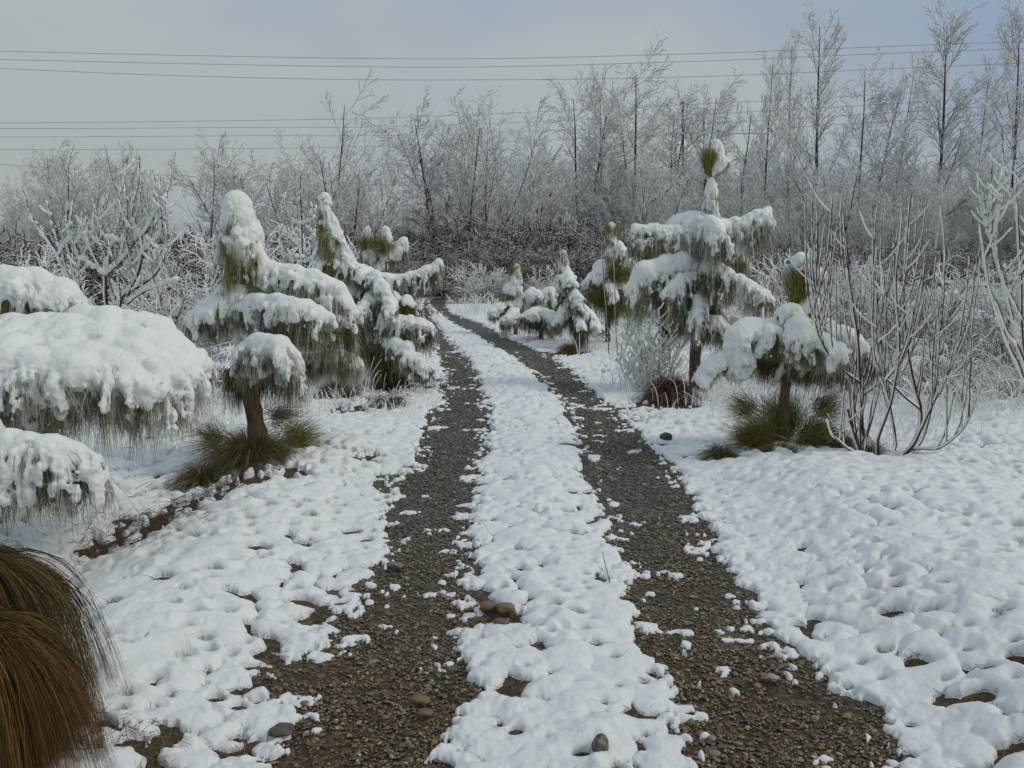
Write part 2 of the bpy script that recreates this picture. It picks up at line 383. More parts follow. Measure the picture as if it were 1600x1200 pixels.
# holes melted / poked through the snow
pitd = 1.0
for sc_, thr, rmax, sd_ in ((.30, .60, .050, 21), (.15, .50, .026, 27), (.9, .40, .085, 29)):
    Fp, Hp = wor(X / sc_ + 3.3 * sd_ + .03 * fb2(X / .08, Y / .08, 1, 4), Y / (sc_ * .8), sd_)
    pr = np.where(Hp < thr, rmax * (.35 + .65 * (Hp / thr)), 0)
    patch = np.clip(fb2(X / 1.1, Y / 1.1, 2, 19) * 2.5 + .85, 0.5, 1.15)
    dd = (Fp * sc_ * .9 - pr * patch) + .012 * fb2(X / .05, Y / .05, 1, 44)
    pitd = np.minimum(pitd, np.where(Hp < thr, dd, 1))
m = np.minimum(m, np.maximum(pitd, -.05) * 1.3)
pt2 = fb2(X / .55, Y / .55, 3, 101) + .25 * np.exp(-np.maximum(m0, 0) / .18)
m = np.where(m0 > -.03, np.minimum(m, np.where(pt2 > -.05, (.80 - .34 * np.clip(pt2, -.05, .6) - F2) * .16, 1)), m)
soft = np.clip(m0 / .5, .35, 1)
Tk = .014 + .022 * soft
wd = np.where(m0 < -.03, .022, .085); m = m + np.where(m0 < .05, .012 * (.5 - F3), 0)
u = np.clip(m / wd, 0, 1)
prof = (1 - (1 - u) ** 2) ** .62
farm = np.clip((30 - Y) / 22, .25, 1)
lump = np.clip(fb2(X / .9, Y / .9, 2, 71) * 1.5 + 1.0, .35, 1.6)
Fs = fb2(X / .11, Y / .10, 3, 151)
calm = .35 + .65 * np.clip(fb2(X / .45, Y / .6, 2, 211) * 2 + .55, 0, 1)
dom = calm * (.018 * (.42 - F2 ** 2) + .009 * (.42 - F1 ** 2) + .004 * (.5 - F3) + .013 * Fs) + .006 * fb2(X / .038, Y / .038, 3, 231) * lump * (1.45 - soft * .75) + .028 * fb2(X / .33, Y / .33, 3, 6) * soft + .012 * fb2(X / .09, Y / .09, 2, 16)
# the rough field beyond: tussocks under the snow
fieldm = np.clip((X - mid(Y) - 2.2) / 1.5, 0, 1) * np.clip((Y - 8.5) / 2, 0, 1) + .6 * np.clip((mid(Y) - X - 3) / 2, 0, 1) * np.clip((Y - 7) / 2, 0, 1)
Fw, Hw = wor(X / .55, Y / .5, 51)
rough = fieldm * (.13 * (1 - np.clip(Fw, 0, 1)) * (Hw > .4) + .07 * fb2(X / .5, Y / .5, 3, 52))
isclod = m0 < -.03
Tk = np.where(isclod, .004 + .012 * vn2(X / .1, Y / .1, 88), Tk)
hgt = np.where(m > 0, Tk * prof + dom * prof * np.where(isclod, .3, 1), np.where(isclod, np.maximum(m * .8 - .010, -.06), np.maximum(m * 1.5 - .018, -.06))) + rough * (m > 0)
# beyond the fine rows keep it solid
hgt = np.where(RR_[:, None] > 74, .08, hgt)
Z = Z0 + hgt
Z[RR_ < .3, :] = T(0, .3) + .05
ground_z = lambda x, y: T(x, y)
v = np.stack([X, Y, Z], -1).reshape(-1, 3)
snow_obj = tag(mesh('snow', v, gridfaces(len(RR_), len(TH), True), M_snow), kind='structure')
# soil sheet
th2 = np.r_[np.linspace(rad_(-40), rad_(40), 260), np.linspace(rad_(40), rad_(320), 50)[1:-1]]
r2 = np.r_[np.linspace(.05, 2, 12)[:-1], np.exp(np.linspace(math.log(2), math.log(60), 260)), np.exp(np.linspace(math.log(64), math.log(900), 20))]
X2, Y2 = polar(th2, r2); Z2 = terrain(X2, Y2) - .012
def mat_ground(name, gravel):
    m_, t, b = new_mat(name); L = t.links
    g = nnode(t, 'ShaderNodeNewGeometry')
    n1 = nnode(t, 'ShaderNodeTexNoise', Scale=1.1, Detail=4.0, Roughness=.6); L.new(g.outputs['Position'], n1.inputs['Vector'])
    n2 = nnode(t, 'ShaderNodeTexNoise', Scale=55.0, Detail=5.0, Roughness=.75); L.new(g.outputs['Position'], n2.inputs['Vector'])
    vo = nnode(t, 'ShaderNodeTexVoronoi', Scale=58.0); L.new(g.outputs['Position'], vo.inputs['Vector'])
    vo2 = nnode(t, 'ShaderNodeTexVoronoi', Scale=26.0); L.new(g.outputs['Position'], vo2.inputs['Vector'])
    if gravel:
        sep_ = nnode(t, 'ShaderNodeSeparateXYZ'); L.new(g.outputs['Position'], sep_.inputs[0])
        mr_ = nnode(t, 'ShaderNodeMapRange'); mr_.inputs['From Min'].default_value = 3.2; mr_.inputs['From Max'].default_value = 7.5
        L.new(sep_.outputs['Y'], mr_.inputs['Value'])
        ad = nnode(t, 'ShaderNodeMath', operation='MULTIPLY_ADD'); L.new(n1.outputs[0], ad.inputs[0]); ad.inputs[1].default_value = .9; L.new(mr_.outputs[0], ad.inputs[2])
        c1 = ramp(t, [(.45, (.082, .054, .025)), (1.0, (.088, .088, .070))]); L.new(ad.outputs[0], c1.inputs[0])
        s1 = nnode(t, 'ShaderNodeSeparateColor'); L.new(vo.outputs['Color'], s1.inputs[0])
        c2 = ramp(t, [(0, (.35, .33, .32)), (.45, (.8, .8, .8)), (.8, (1.5, 1.5, 1.45)), (1, (2.6, 2.5, 2.3))]); L.new(s1.outputs[0], c2.inputs[0])
        mu = nnode(t, 'ShaderNodeMix', data_type='RGBA', blend_type='MULTIPLY', Factor=1.0); L.new(c1.outputs[0], mu.inputs['A']); L.new(c2.outputs[0], mu.inputs['B'])
        colout = mu.outputs['Result']
    else:
        c1 = ramp(t, [(.35, (.035, .024, .012)), (.5, (.08, .062, .03)), (.65, (.13, .105, .05))]); L.new(n2.outputs[0], c1.inputs[0]); colout = c1.outputs[0]
    L.new(colout, b.inputs['Base Color'])
    a2 = nnode(t, 'ShaderNodeMath', operation='MULTIPLY_ADD'); L.new(vo.outputs['Distance'], a2.inputs[0]); a2.inputs[1].default_value = -.9; L.new(n2.outputs[0], a2.inputs[2])
    bp = nnode(t, 'ShaderNodeBump', Strength=1.0, Distance=.012); L.new(a2.outputs[0], bp.inputs['Height']); L.new(bp.outputs[0], b.inputs['Normal'])
    b.inputs['Roughness'].default_value = .6 if gravel else .9
    b.inputs['Specular IOR Level'].default_value = .3
    return m_
M_soil = mat_ground('dead grass and soil', False); M_gravel = mat_ground('gravel', True)
# dead blades standing in the melt holes and along the ragged snow edges
hi = np.argwhere((m < .004) & (m0 > .04) & (Y < 16) & (Y > 2.4) & (np.abs(X) < Y * .75)); rs_ = np.random.RandomState(301)
hi = hi[rs_.randint(0, len(hi), 7500)]
bx, by = X[hi[:, 0], hi[:, 1]] + rs_.normal(size=len(hi)) * .01, Y[hi[:, 0], hi[:, 1]] + rs_.normal(size=len(hi)) * .01; bz = terrain(bx, by)
ba = rs_.uniform(0, 6.28, len(hi)); bl = rs_.uniform(.02, .075, len(hi)); lean = rs_.uniform(.3, 1.6, len(hi)); s4 = np.linspace(0, 1, 4)[None]
BP = np.stack([bx[:, None] + np.cos(ba)[:, None] * (bl * lean)[:, None] * s4, by[:, None] + np.sin(ba)[:, None] * (bl * lean)[:, None] * s4, bz[:, None] - .005 + bl[:, None] * (s4 * 1.1 - .7 * s4 ** 2)], -1)
BC = np.array([(.16, .11, .045), (.10, .065, .025), (.22, .17, .08), (.06, .045, .02)])[rs_.randint(0, 4, len(hi))] * rs_.uniform(.6, 1.3, (len(hi), 1))
v, f, c = ribbons(BP, np.full(len(hi), .0026), np.repeat(BC[:, None], 4, 1))
tag(mesh('dead_grass', v, f, M_needle, cols=c), kind='stuff')
tag(mesh('ground', np.stack([X2, Y2, Z2], -1).reshape(-1, 3), gridfaces(len(r2), len(th2), True), M_soil), kind='structure')
ys = np.r_[np.linspace(.5, 8, 260), np.linspace(8.1, 36.5, 250)]
us = np.linspace(0, 1, 70)
l_ = ex(LE, ys) - .25; r_ = ex(RR, ys) + .25
Xg = l_[:, None] * (1 - us) + r_[:, None] * us; Yg = np.repeat(ys[:, None], 70, 1)
Zg = terrain(Xg, Yg) - .006 + .006 * fb2(Xg / .08, Yg / .08, 3, 61)
Zg[:, 0] -= .03; Zg[:, -1] -= .03
tag(mesh('gravel_track', np.stack([Xg, Yg, Zg], -1).reshape(-1, 3), gridfaces(len(ys), 70), M_gravel), kind='structure')

# loose pebbles lying in the wheel tracks
def icos(sub):
    import bmesh
    bm = bmesh.new(); bmesh.ops.create_icosphere(bm, subdivisions=sub, radius=1)
    v = np.array([q.co[:] for q in bm.verts]); f = np.array([[q.index for q in p.verts] for p in bm.faces]); bm.free(); return v, f
IC1, IF1 = icos(1); IC2, IF2 = icos(2); IC3, IF3 = icos(3)
def stones(P, S, cols, base, faces, seed=0):
    m_ = len(P); rs = np.random.RandomState(seed)
    q = rs.normal(size=(m_, 4)); q /= np.linalg.norm(q, axis=1, keepdims=True)
    a = rs.uniform(0, 6.28, m_); ca, sa = np.cos(a), np.sin(a)
    b = base[None] * (1 + rs.uniform(-.22, .22, (m_, len(base), 1)))
    b = b * S[:, None]
    x = b[..., 0] * ca[:, None] - b[..., 1] * sa[:, None]; y = b[..., 0] * sa[:, None] + b[..., 1] * ca[:, None]
    tx = rs.uniform(-.3, .3, (m_, 1))
    v = np.stack([x, y, b[..., 2] + tx * x], -1) + P[:, None]
    f = faces[None] + (np.arange(m_) * len(base))[:, None, None]
    c = np.repeat(cols[:, None], len(base), 1)
    return v.reshape(-1, 3), f.reshape(-1, 3), c.reshape(-1, 3)
PC = np.array([(.10, .10, .095), (.065, .065, .062), (.13, .115, .085), (.15, .11, .06), (.085, .06, .035), (.05, .05, .045), (.19, .18, .16), (.07, .075, .078)])
n = 56000
u = RS.rand(n); ypos = 2.5 * np.exp(u ** 1.1 * math.log(15 / 2.5)); xpos = ex(LE, ypos) - .12 + RS.rand(n) * (ex(RR, ypos) - ex(LE, ypos) + .24)
mm = np.maximum(np.maximum(ex(LE, ypos) - xpos, xpos - ex(RR, ypos)), np.minimum(xpos - ex(LR, ypos), ex(RL, ypos) - xpos))
k = (mm < .05) & ((fb2(xpos / .35, ypos / .35, 3, 140) > -.25) | (RS.rand(n) < .35)); xpos, ypos = xpos[k], ypos[k]; n = len(xpos)
s = .0020 + .0058 * RS.rand(n) ** 3.5 + .0006 * ypos
big = RS.rand(n) < .03; s = np.where(big, s * 1.9, s)
S = np.stack([s * RS.uniform(.9, 1.6, n), s * RS.uniform(.7, 1.1, n), s * RS.uniform(.4, .7, n)], 1)
cl = PC[RS.randint(0, len(PC), n)] * RS.uniform(.7, 1.6, (n, 1)) * 1.1
warm = (.25 + .75 * np.clip((6.8 - ypos) / 3, 0, 1))[:, None] * .75
cl = cl * (1 - warm) + cl * np.array([1.15, .97, .62]) * warm
zz = terrain(xpos, ypos) + S[:, 2] * RS.uniform(-.55, .35, n) - .001
v, f, c = stones(np.stack([xpos, ypos, zz], 1), S, cl, IC1 if len(IC1) > 20 else IC2, IF1 if len(IC1) > 20 else IF2, 5)
tag(mesh('gravel', v, f, M_pebble, cols=c), kind='stuff')

def boulder(px, py, r, col, label, flat=.6, sink=.3, group=None, cat='stone'):
    g = gnd(px, py); z = T(g[0], g[1])
    rs = np.random.RandomState(int(px + py * 3)); b = IC3.copy()
    b = np.sign(b) * np.abs(b) ** .82
    b *= (1 + .30 * vn3([b[:, 0] * 1.3 + px, b[:, 1] * 1.3, b[:, 2] * 1.3], 3) + .07 * vn3([b[:, k] * 4 + py for k in range(3)], 5))[:, None]
    b = b * np.array([r, r * rs.uniform(.65, .85), r * flat])
    a = rs.uniform(-.5, .5); b = b @ np.array([[math.cos(a), math.sin(a), 0], [-math.sin(a), math.cos(a), 0], [0, 0, 1]])
    cc = np.array(col)[None] * (1 + .45 * vn3([b[:, k] * 60 for k in range(3)], 7) + .3 * vn3([b[:, k] * 160 for k in range(3)], 9))[:, None] * .8
    o = mesh('stone', b, IF3, M_pebble, cols=cc); o.location = (g[0], g[1], z + r * flat * (1 - 2 * sink) * .6 + .02)
    return tag(o, label, cat, group)
boulder(937, 1196, .028, (.12, .11, .09), 'grey rounded stone poking from the centre snow strip at the bottom edge', 1.3, .1)
boulder(1040, 690, .055, (.075, .078, .075), 'dark grey stone in the snow bank right of the track', .7, .0)
boulder(790, 968, .045, (.22, .14, .075), 'orange brown stone, right one of the pair bared in the centre strip', .5, .1)
boulder(763, 962, .04, (.17, .12, .07), 'dull brown stone, left one of the pair bared in the centre strip', .5, .15)
boulder(785, 990, .035, (.12, .09, .07), 'small dark stone just below the pair bared in the centre strip', .5, .2)
boulder(440, 1150, .042, (.10, .085, .06), 'broad flat olive brown stone half under snow beside the left wheel track', .25, .3)
boulder(657, 1104, .035, (.20, .13, .065), 'flat ochre stone in the left wheel track near the bottom', .35, .2)
boulder(665, 1126, .028, (.17, .11, .06), 'smaller ochre stone just below the flat ochre stone in the left track', .35, .2)
boulder(617, 892, .04, (.17, .17, .15), 'pale grey stone beside the left edge of the left wheel track', .45, .1)
boulder(1206, 1068, .03, (.30, .29, .27), 'pale flat stone in the right wheel track', .35, .1)
boulder(235, 688, .05, (.06, .06, .06), 'black stone in the snow behind the snow laden pine on the left', .6, .0)

# ------------------------------------------------------------------ pines bowed down by snow
NC = np.array([(.085, .105, .022), (.060, .085, .022), (.120, .110, .030), (.045, .065, .022), (.125, .090, .030)])
def strand_paths(c0, dirs, w, L, n, up=.25):
    s = np.linspace(0, 1, n)[None, :, None]
    o = 1 - np.exp(-2.6 * s)
    P = c0[:, None] + dirs[:, None] * w[:, None, None] * o
    P[..., 2] += (w * up)[:, None] * np.sin(s[..., 0] * math.pi * .5) * 1 - L[:, None] * s[..., 0] ** 1.5
    return P
def bough(tree, base, pts, R, L, Y, vox=None, nneed=None, cover=.85, frost=.36, nf=1.0, brown=0., up=.25, wood=.012, allround=True, seed=1, cap=.60, sag=0.0, needle_w=None, spread=1.0, extra=(), bright=1.0, gap=None):
    """pts world polyline; R cap radius (scalar or list, m); L hanging length"""
    rs = np.random.RandomState(seed)
    Rl = np.full(len(pts), R) if np.isscalar(R) else np.array(R)
    P, Rr = resample(pts, Rl, 30); rows = [P]
    for e_ in extra: rows.append(resample(e_, Rl, 30)[0])
    ln = np.linalg.norm(np.diff(P, axis=0), axis=1).sum()
    wv, wq = tubes([(q_, np.linspace(wood, wood * .45, 30)) for q_ in rows], 6)
    if len(rows) > 1:
        full = []
        for a_, b_ in zip(rows[:-1], rows[1:]):
            for f_ in (0, .33, .66): full.append(a_ * (1 - f_) + b_ * f_)
        full.append(rows[-1]); rows = full; P = np.concatenate(rows); Rr = np.tile(Rr, len(rows))
    bo = mesh('bough', wv, wq, M_bark, tree, origin=base)
    h = vox or (.00118 * Y if Y < 9 else .00098 * Y)
    mR = Rr.mean()
    def pick(k):
        t = rs.rand(k) * 29; i = np.minimum(t.astype(int), 28); fr = (t - i)[:, None]; i = i + 30 * rs.randint(0, len(P) // 30, k)
        return P[i] * (1 - fr) + P[i + 1] * fr, Rr[i]
    # needles gather into drooping hanks that end in a point
    nrow = len(P) // 30
    nh = int(nf * (32 + 38 * ln / mR * .75)) * (1 if nrow == 1 else 3); nh = max(14, min(nh, 1100 if nrow > 1 else 520))
    if nneed: nh = max(10, min(nh, int(nneed / 24)))
    per = 26 if Y < 9 else 18
    hc, hr = pick(nh); ha = rs.uniform(0, 2 * math.pi, nh); hd = np.stack([np.cos(ha), np.sin(ha), np.zeros(nh)], 1)
    hw = hr * (rs.rand(nh) ** .5 * .88 + .16) * spread; hL = L * rs.uniform(.6, 1.28, nh)
    NP = 6
    HP = strand_paths(hc, hd, hw, hL, NP, up)
    hid = np.repeat(np.arange(nh), per); nn = len(hid)
    s_ = np.linspace(0, 1, NP)[None, :, None]
    off = rs.normal(size=(nn, 1, 3)) * np.array([1, 1, .6]) * (np.clip(hr[hid] * .17, .008, .035))[:, None, None]
    SP = HP[hid] + off * (1.05 - .75 * s_)
    # a needle covers only a stretch of its hank
    k0 = rs.uniform(0, .45, nn)[:, None, None]; k1 = np.minimum(k0 + rs.uniform(.45, .8, nn)[:, None, None], 1.06)
    SPs = k0 + (k1 - k0) * s_; fi = np.clip(SPs[..., 0] * (NP - 1), 0, NP - 1.001); ii = fi.astype(int); ff = (fi - ii)[..., None]
    rr_ = np.arange(nn)[:, None]; SP = SP[rr_, ii] * (1 - ff) + SP[rr_, ii + 1] * ff
    SP = SP + rs.normal(size=(nn, 1, 3)) * .10 * hL[hid][:, None, None] * (s_ ** 1.5) * np.array([1, 1, .7])
    hcol = NC[rs.randint(0, len(NC), nh)][hid]; col = (hcol * .6 + NC[rs.randint(0, len(NC), nn)] * .4) * rs.uniform(.6, 1.4, (nn, 1)) * np.array([1.35, 1.3, .95]) * bright
    col = col * (1 - brown) + np.array([.13, .08, .03]) * brown * rs.uniform(.6, 1.3, (nn, 1))
    hfro = rs.rand(nh) < frost; fr = np.where(hfro[hid] & (rs.rand(nn) < .85), rs.uniform(.6, 1, nn), 0)[:, None]; prof_ = np.linspace(1, .6, NP)[None]
    fr = (fr * prof_)[..., None]
    cc = col[:, None] * (1 - fr) + np.array([.80, .81, .77]) * fr
    nv, nq, ncol = ribbons(SP, np.full(nn, needle_w or max(.0034, .00055 * Y)), cc)
    mesh('needles', nv, nq, M_needle, bo, cols=ncol, origin=base)
    # snow
    if cover > 0:
        cen = []; rad = []
        k = max(6, int(ln / (.28 * mR))); nrow = len(P) // 30
        for w_ in range(nrow):
            for t in np.linspace(0, 29, k):
                i = int(t) + 30 * w_; cen.append(P[i] + np.array([0, 0, Rr[i] * .05]) + rs.normal(size=3) * Rr[i] * .10); rad.append(Rr[i] * cap * rs.uniform(.66, .92))
            for _ in range(int(k * 2.2)):
                i = rs.randint(0, 30) + 30 * w_; a = rs.uniform(0, 6.28); q = rs.uniform(.25, .85)
                cen.append(P[i] + np.array([math.cos(a) * q, math.sin(a) * q, rs.uniform(-.45, .10) * (1.2 - q)]) * Rr[i]); rad.append(Rr[i] * rs.uniform(.14, .30))
        c26 = strand_paths(hc, hd, hw * 1.03, hL, 26, up)
        for j in range(nh):
            e = cover * rs.uniform(.45, 1.12) * (1 if Y < 7 else .95) if rs.rand() < (.8 if Y < 7 else .76) else .15
            if gap is not None and (math.degrees(ha[j]) - gap[0]) % 360 < (gap[1] - gap[0]) % 360: e *= gap[2]
            q0 = max(hr[j] * rs.uniform(.08, .15), h * 1.15)
            p_prev = None
            for s2 in range(26):
                fs = s2 / 25
                if fs > e: break
                rr__ = max(q0 * (1.05 - .45 * fs / e) * rs.uniform(.7, 1.3), h * .85)
                p = c26[j, s2]
                if p_prev is not None and np.linalg.norm(p - p_prev) < rr__ * .6: continue
                p_prev = p
                if rs.rand() < .10 and fs > .3: continue
                cen.append(p + hd[j] * rr__ * .35 + rs.normal(size=3) * rr__ * .25); rad.append(rr__)
        rad = [r_ - (.004 if Y > 9 else 0) for r_ in rad]
        res = blobs(cen, rad, h, k=max(.75 * h, min(1.6 * h, .0095)), noise=(max(.0095, h * .85), max(.028, h * 2.3)), seed=seed, carve=(P[::2], max(L, .05), max(.034, h * 3.0), cover * 1.5))
        if res: mesh('snow', res[0], res[1], M_snow_pine, bo, origin=base)
    return bo
def tuft(tree, base, p, d, r, n, Y, seed, name='needles', frost=.05, curve=.12, spreadk=.55, len_=(.7, 1.1), cols=NC):
    """a brush of stiff needles radiating from p about direction d"""
    rs = np.random.RandomState(seed); d = np.asarray(d, float); d /= np.linalg.norm(d)
    n = int(n * 2.2); p = p[None] + rs.normal(size=(n, 3)) * r * spreadk * .35
    D = d[None] + rs.normal(size=(n, 3)) * spreadk; D /= np.linalg.norm(D, axis=1, keepdims=True)
    Ln = r * rs.uniform(*len_, n); s = np.linspace(0, 1, 4)[None, :, None]
    P = p[:, None] + D[:, None] * Ln[:, None, None] * s; P[..., 2] -= curve * Ln[:, None] * s[..., 0] ** 2
    col = cols[rs.randint(0, len(cols), n)] * rs.uniform(.7, 1.9, (n, 1)) * np.array([1.7, 1.5, 1.0])
    fr = ((rs.rand(n) < frost)[:, None] * rs.uniform(.3, .9, (n, 1)))[..., None] * np.ones((1, 4, 1))
    cc = col[:, None] * (1 - fr) + np.array([.72, .75, .75]) * fr
    return ribbons(P, np.full(n, max(.0026, .0005 * Y)), cc)
def join(parts):
    V, Q, Cc = [], [], []; o = 0
    for v_, q_, c_ in parts: V.append(v_); Q.append(q_ + o); Cc.append(c_); o += len(v_)
    return np.concatenate(V), np.concatenate(Q), np.concatenate(Cc)
def pine(label, basepx, Y, trunk, tr, boughs, tufts=(), back=3, backz=(.45, .8), backlen=.45, **kw):
    b = at(*basepx, Y); b[2] = T(b[0], Y); base = b
    t = tag(empty('pine_tree', tuple(base)), label, 'pine tree')
    TP = [at(p[0], p[1], Y + (p[2] if len(p) > 2 else 0)) for p in trunk]; TP[0] = base - np.array([0, 0, .05])
    P, R = resample(TP, tr, 26)
    P[1:-1] += RS.normal(size=(24, 3)) * .004
    v_, q_ = tubes([(P, R * (1 + .06 * RS.normal(size=26)))], 10); mesh('trunk', v_, q_, M_bark, t, origin=base)
    px = Y / F
    sd_ = int(Y * 100 + basepx[0])
    for i, bd in enumerate(boughs):
        bd = dict(bd); pts = [at(p[0], p[1], Y + (p[2] if len(p) > 2 else 0)) for p in bd.pop('p')]
        Rv = bd.pop('R'); Rv = [x * px for x in Rv] if isinstance(Rv, (list, tuple)) else Rv * px
        Lv = bd.pop('L') * px
        ex_ = [[at(p[0], p[1], Y + (p[2] if len(p) > 2 else 0)) for p in e_] for e_ in bd.pop('sheet', ())]
        bough(t, base, pts, Rv, Lv, Y, seed=sd_ + i * 7, extra=ex_, **{**kw, **bd})
    top = P[-1]
    for i in range(back):   # boughs on the far side of the trunk
        f = backz[0] + (backz[1] - backz[0]) * (i + .5) / back
        c = P[int(f * 25)]; az = math.radians(90 + (i - (back - 1) / 2) * 55 + RS.uniform(-15, 15))
        l = backlen * RS.uniform(.8, 1.2) * (1.25 - .6 * f)
        e = c + np.array([math.cos(az) * l, math.sin(az) * l, -.05])
        m_ = (c + e) / 2 + np.array([0, 0, .05])
        bough(t, base, [c, m_, e], [.09, .12, .1], .25, Y, seed=sd_ + 91 + i, vox=.0022 * Y, **kw)
    if tufts:
        parts = []
        for i, (p, d, r, n_, *sk) in enumerate(tufts):
            parts.append(tuft(t, base, at(p[0], p[1], Y + (p[2] if len(p) > 2 else 0)), d, r * px, n_, Y, sd_ + 300 + i, spreadk=sk[0] if sk else .55))
        v_, q_, c_ = join(parts); mesh('needles', v_, q_, M_needle, t, cols=c_, origin=base)
    return t

# left foreground: heavy curtain of snow reaching in from the left edge
pine('huge snow blanketed pine filling the left edge', (-95, 860), 5.1,
     [(-95, 860), (-80, 700), (-60, 560), (-40, 440)], [.09, .07, .05, .03], [
     dict(p=[(-60, 470, .3), (0, 448, .3), (60, 446, .3), (112, 470, .3)], R=[50, 54, 50, 38], L=85, cover=1.0, frost=.4),
     dict(p=[(-80, 522, .1), (60, 516, .1), (170, 512, .1), (250, 524, .1), (312, 566, .1)], R=[50, 50, 50, 46, 34], L=100, cover=.9, nf=1.5,
          sheet=[[(-80, 540, -.22), (50, 534, -.22), (150, 534, -.22), (235, 548, -.2), (292, 585, -.15)], [(-80, 575, -.55), (30, 575, -.55), (110, 580, -.5), (190, 592, -.45), (240, 612, -.4)]]),
     
     dict(p=[(-80, 690, -.8), (20, 695, -.85), (85, 698, -.85), (140, 722, -.8)], R=[30, 34, 34, 30], L=90, cover=.95, nf=1.3, brown=.15),
     dict(p=[(-90, 660, -.7), (-40, 660, -.75), (-5, 690, -.75)], R=[34, 34, 26], L=120, cover=.95, nf=1.2, brown=.15)],
     back=2, backlen=.6)
# mushroom-shaped pine with the tall hooded mast
pine('pine with hooded snow mast, dark green hollow and a snow umbrella on its brown trunk', (410, 722), 7.1,
     [(410, 722), (400, 660), (390, 595), (382, 470), (376, 380), (374, 320)], [.085, .075, .065, .045, .03, .015], [
     dict(p=[(380, 395), (376, 350), (374, 318)], R=[36, 37, 32], L=92, cover=.95, frost=.1, nf=.9, spread=1.0, nneed=5000, cap=.8, gap=(205, 285, .42), bright=1.5),
     dict(p=[(395, 370), (404, 400), (418, 430)], R=[14, 16, 14], L=40, cover=.85),
     dict(p=[(385, 415, .05), (440, 425), (490, 438), (530, 460), (546, 490)], R=[18, 24, 24, 24, 18], L=52, cover=.95),
     dict(p=[(390, 470, .1), (440, 480, .1), (500, 490, .1), (545, 505, .1)], R=[24, 28, 28, 22], L=75, cover=.35, frost=.3, nneed=3600),
     dict(p=[(382, 470, 0), (350, 478), (322, 488), (305, 500)], R=[28, 30, 28, 24], L=48, cover=.9, nf=1.3),
     dict(p=[(384, 475, -.05), (430, 478, -.2), (480, 484, -.3), (505, 500, -.3)], R=[26, 30, 30, 26], L=62, cover=.85, nf=1.2),
     dict(p=[(388, 560, -.1), (400, 545, -.35), (430, 545, -.5), (460, 565, -.5)], R=[26, 36, 36, 26], L=52, cover=.95, nf=1.2),
     dict(p=[(400, 570, .1), (430, 572, .1), (462, 580, .05)], R=[22, 26, 20], L=62, cover=.0, brown=.5, frost=.05, nneed=1700), dict(p=[(392, 570, .1), (372, 572, .1), (356, 578, .05)], R=[18, 20, 16], L=70, cover=.0, brown=.5, frost=.05, nneed=1300),
     dict(p=[(395, 560, .2), (480, 562, .3), (530, 556, .3), (560, 568, .3)], R=[16, 18, 18, 14], L=42, cover=.6, frost=.8, nf=.7)],
     tufts=[((340, 690, -.1), (-.7, 0, .4), 50, 220), ((455, 690, -.1), (.8, 0, .5), 55, 260), ((430, 650, .1), (.9, 0, .2), 45, 160)], back=2)
# third pine, its snow covered boughs reaching over the left wheel track
pine('pine with knobbly snow cap and a white bough reaching over the left wheel track', (596, 604), 11.2,
     [(596, 604), (592, 540), (575, 450), (530, 390), (508, 320)], [.07, .06, .05, .04, .015], [
     dict(p=[(516, 395), (512, 355), (508, 322)], R=[19, 16, 11], L=52, cover=.85, nf=1, frost=.2, cap=.7, gap=(200, 300, .3), bright=1.6),
     dict(p=[(507, 318), (507, 306)], R=[14, 14], L=8, cover=.8, nneed=200),
     dict(p=[(515, 335), (530, 370), (545, 405)], R=[9, 12, 12], L=28, cover=.95),
     dict(p=[(575, 425, .1), (540, 410), (505, 408), (490, 420)], R=[16, 17, 17, 14], L=34, cover=.9),
     dict(p=[(575, 430), (610, 435), (650, 430), (688, 412)], R=[17, 15, 14, 15], L=36, cover=.9),
     dict(p=[(585, 430, -.1), (605, 460, -.3), (612, 490, -.45)], R=[16, 14, 16], L=22, cover=.9),
     dict(p=[(590, 455, 0), (565, 480, -.3), (555, 500, -.4)], R=[14, 15, 14], L=52, cover=.8),
     dict(p=[(600, 500, -.3), (640, 503, -.4), (672, 512, -.4)], R=[17, 18, 15], L=42, cover=.85, nf=1.2),
     dict(p=[(592, 515, -.1), (630, 545, -.5), (662, 575, -.6)], R=[16, 22, 18], L=34, cover=.9, nf=1.2),
     dict(p=[(590, 470, .1), (630, 475, .1), (655, 478, .1)], R=[12, 13, 11], L=26, cover=.7, frost=.6),
     dict(p=[(580, 440, .1), (530, 455, .1), (510, 465, 0)], R=[14, 14, 12], L=60, cover=.6, frost=.5),
     dict(p=[(592, 545, -.1), (600, 552, -.2), (612, 565, -.3)], R=[28, 32, 26], L=56, cover=0, frost=.05, nneed=4200),
     dict(p=[(590, 500, .0), (565, 510, -.2), (548, 525, -.3)], R=[15, 17, 14], L=54, cover=.75, frost=.2),
     dict(p=[(590, 460, .1), (610, 465, -.1), (640, 475, -.15)], R=[22, 24, 20], L=40, cover=.1, frost=.05, nneed=1800)], back=3)
pine('small pine behind the left row, snow hood beside a crooked white side branch', (600, 548), 15.5,
     [(600, 548), (598, 480), (585, 400), (578, 355)], [.06, .05, .03, .012], [
     dict(p=[(578, 410), (576, 380), (574, 356)], R=[17, 15, 9], L=50, cap=.42, cover=.85, nf=.8),
     dict(p=[(592, 430), (608, 390), (602, 356)], R=[9, 8, 6], L=34, cap=.42, cover=.8),
     dict(p=[(600, 395), (618, 385), (632, 374)], R=[7, 7, 8], L=30, cover=.8),
     dict(p=[(590, 450), (620, 440), (640, 450)], R=[12, 13, 11], L=34, cover=.8)], back=2, tufts=[((577, 385), (0, -.4, .3), 30, 260), ((604, 392), (0, -.4, .4), 26, 220)])
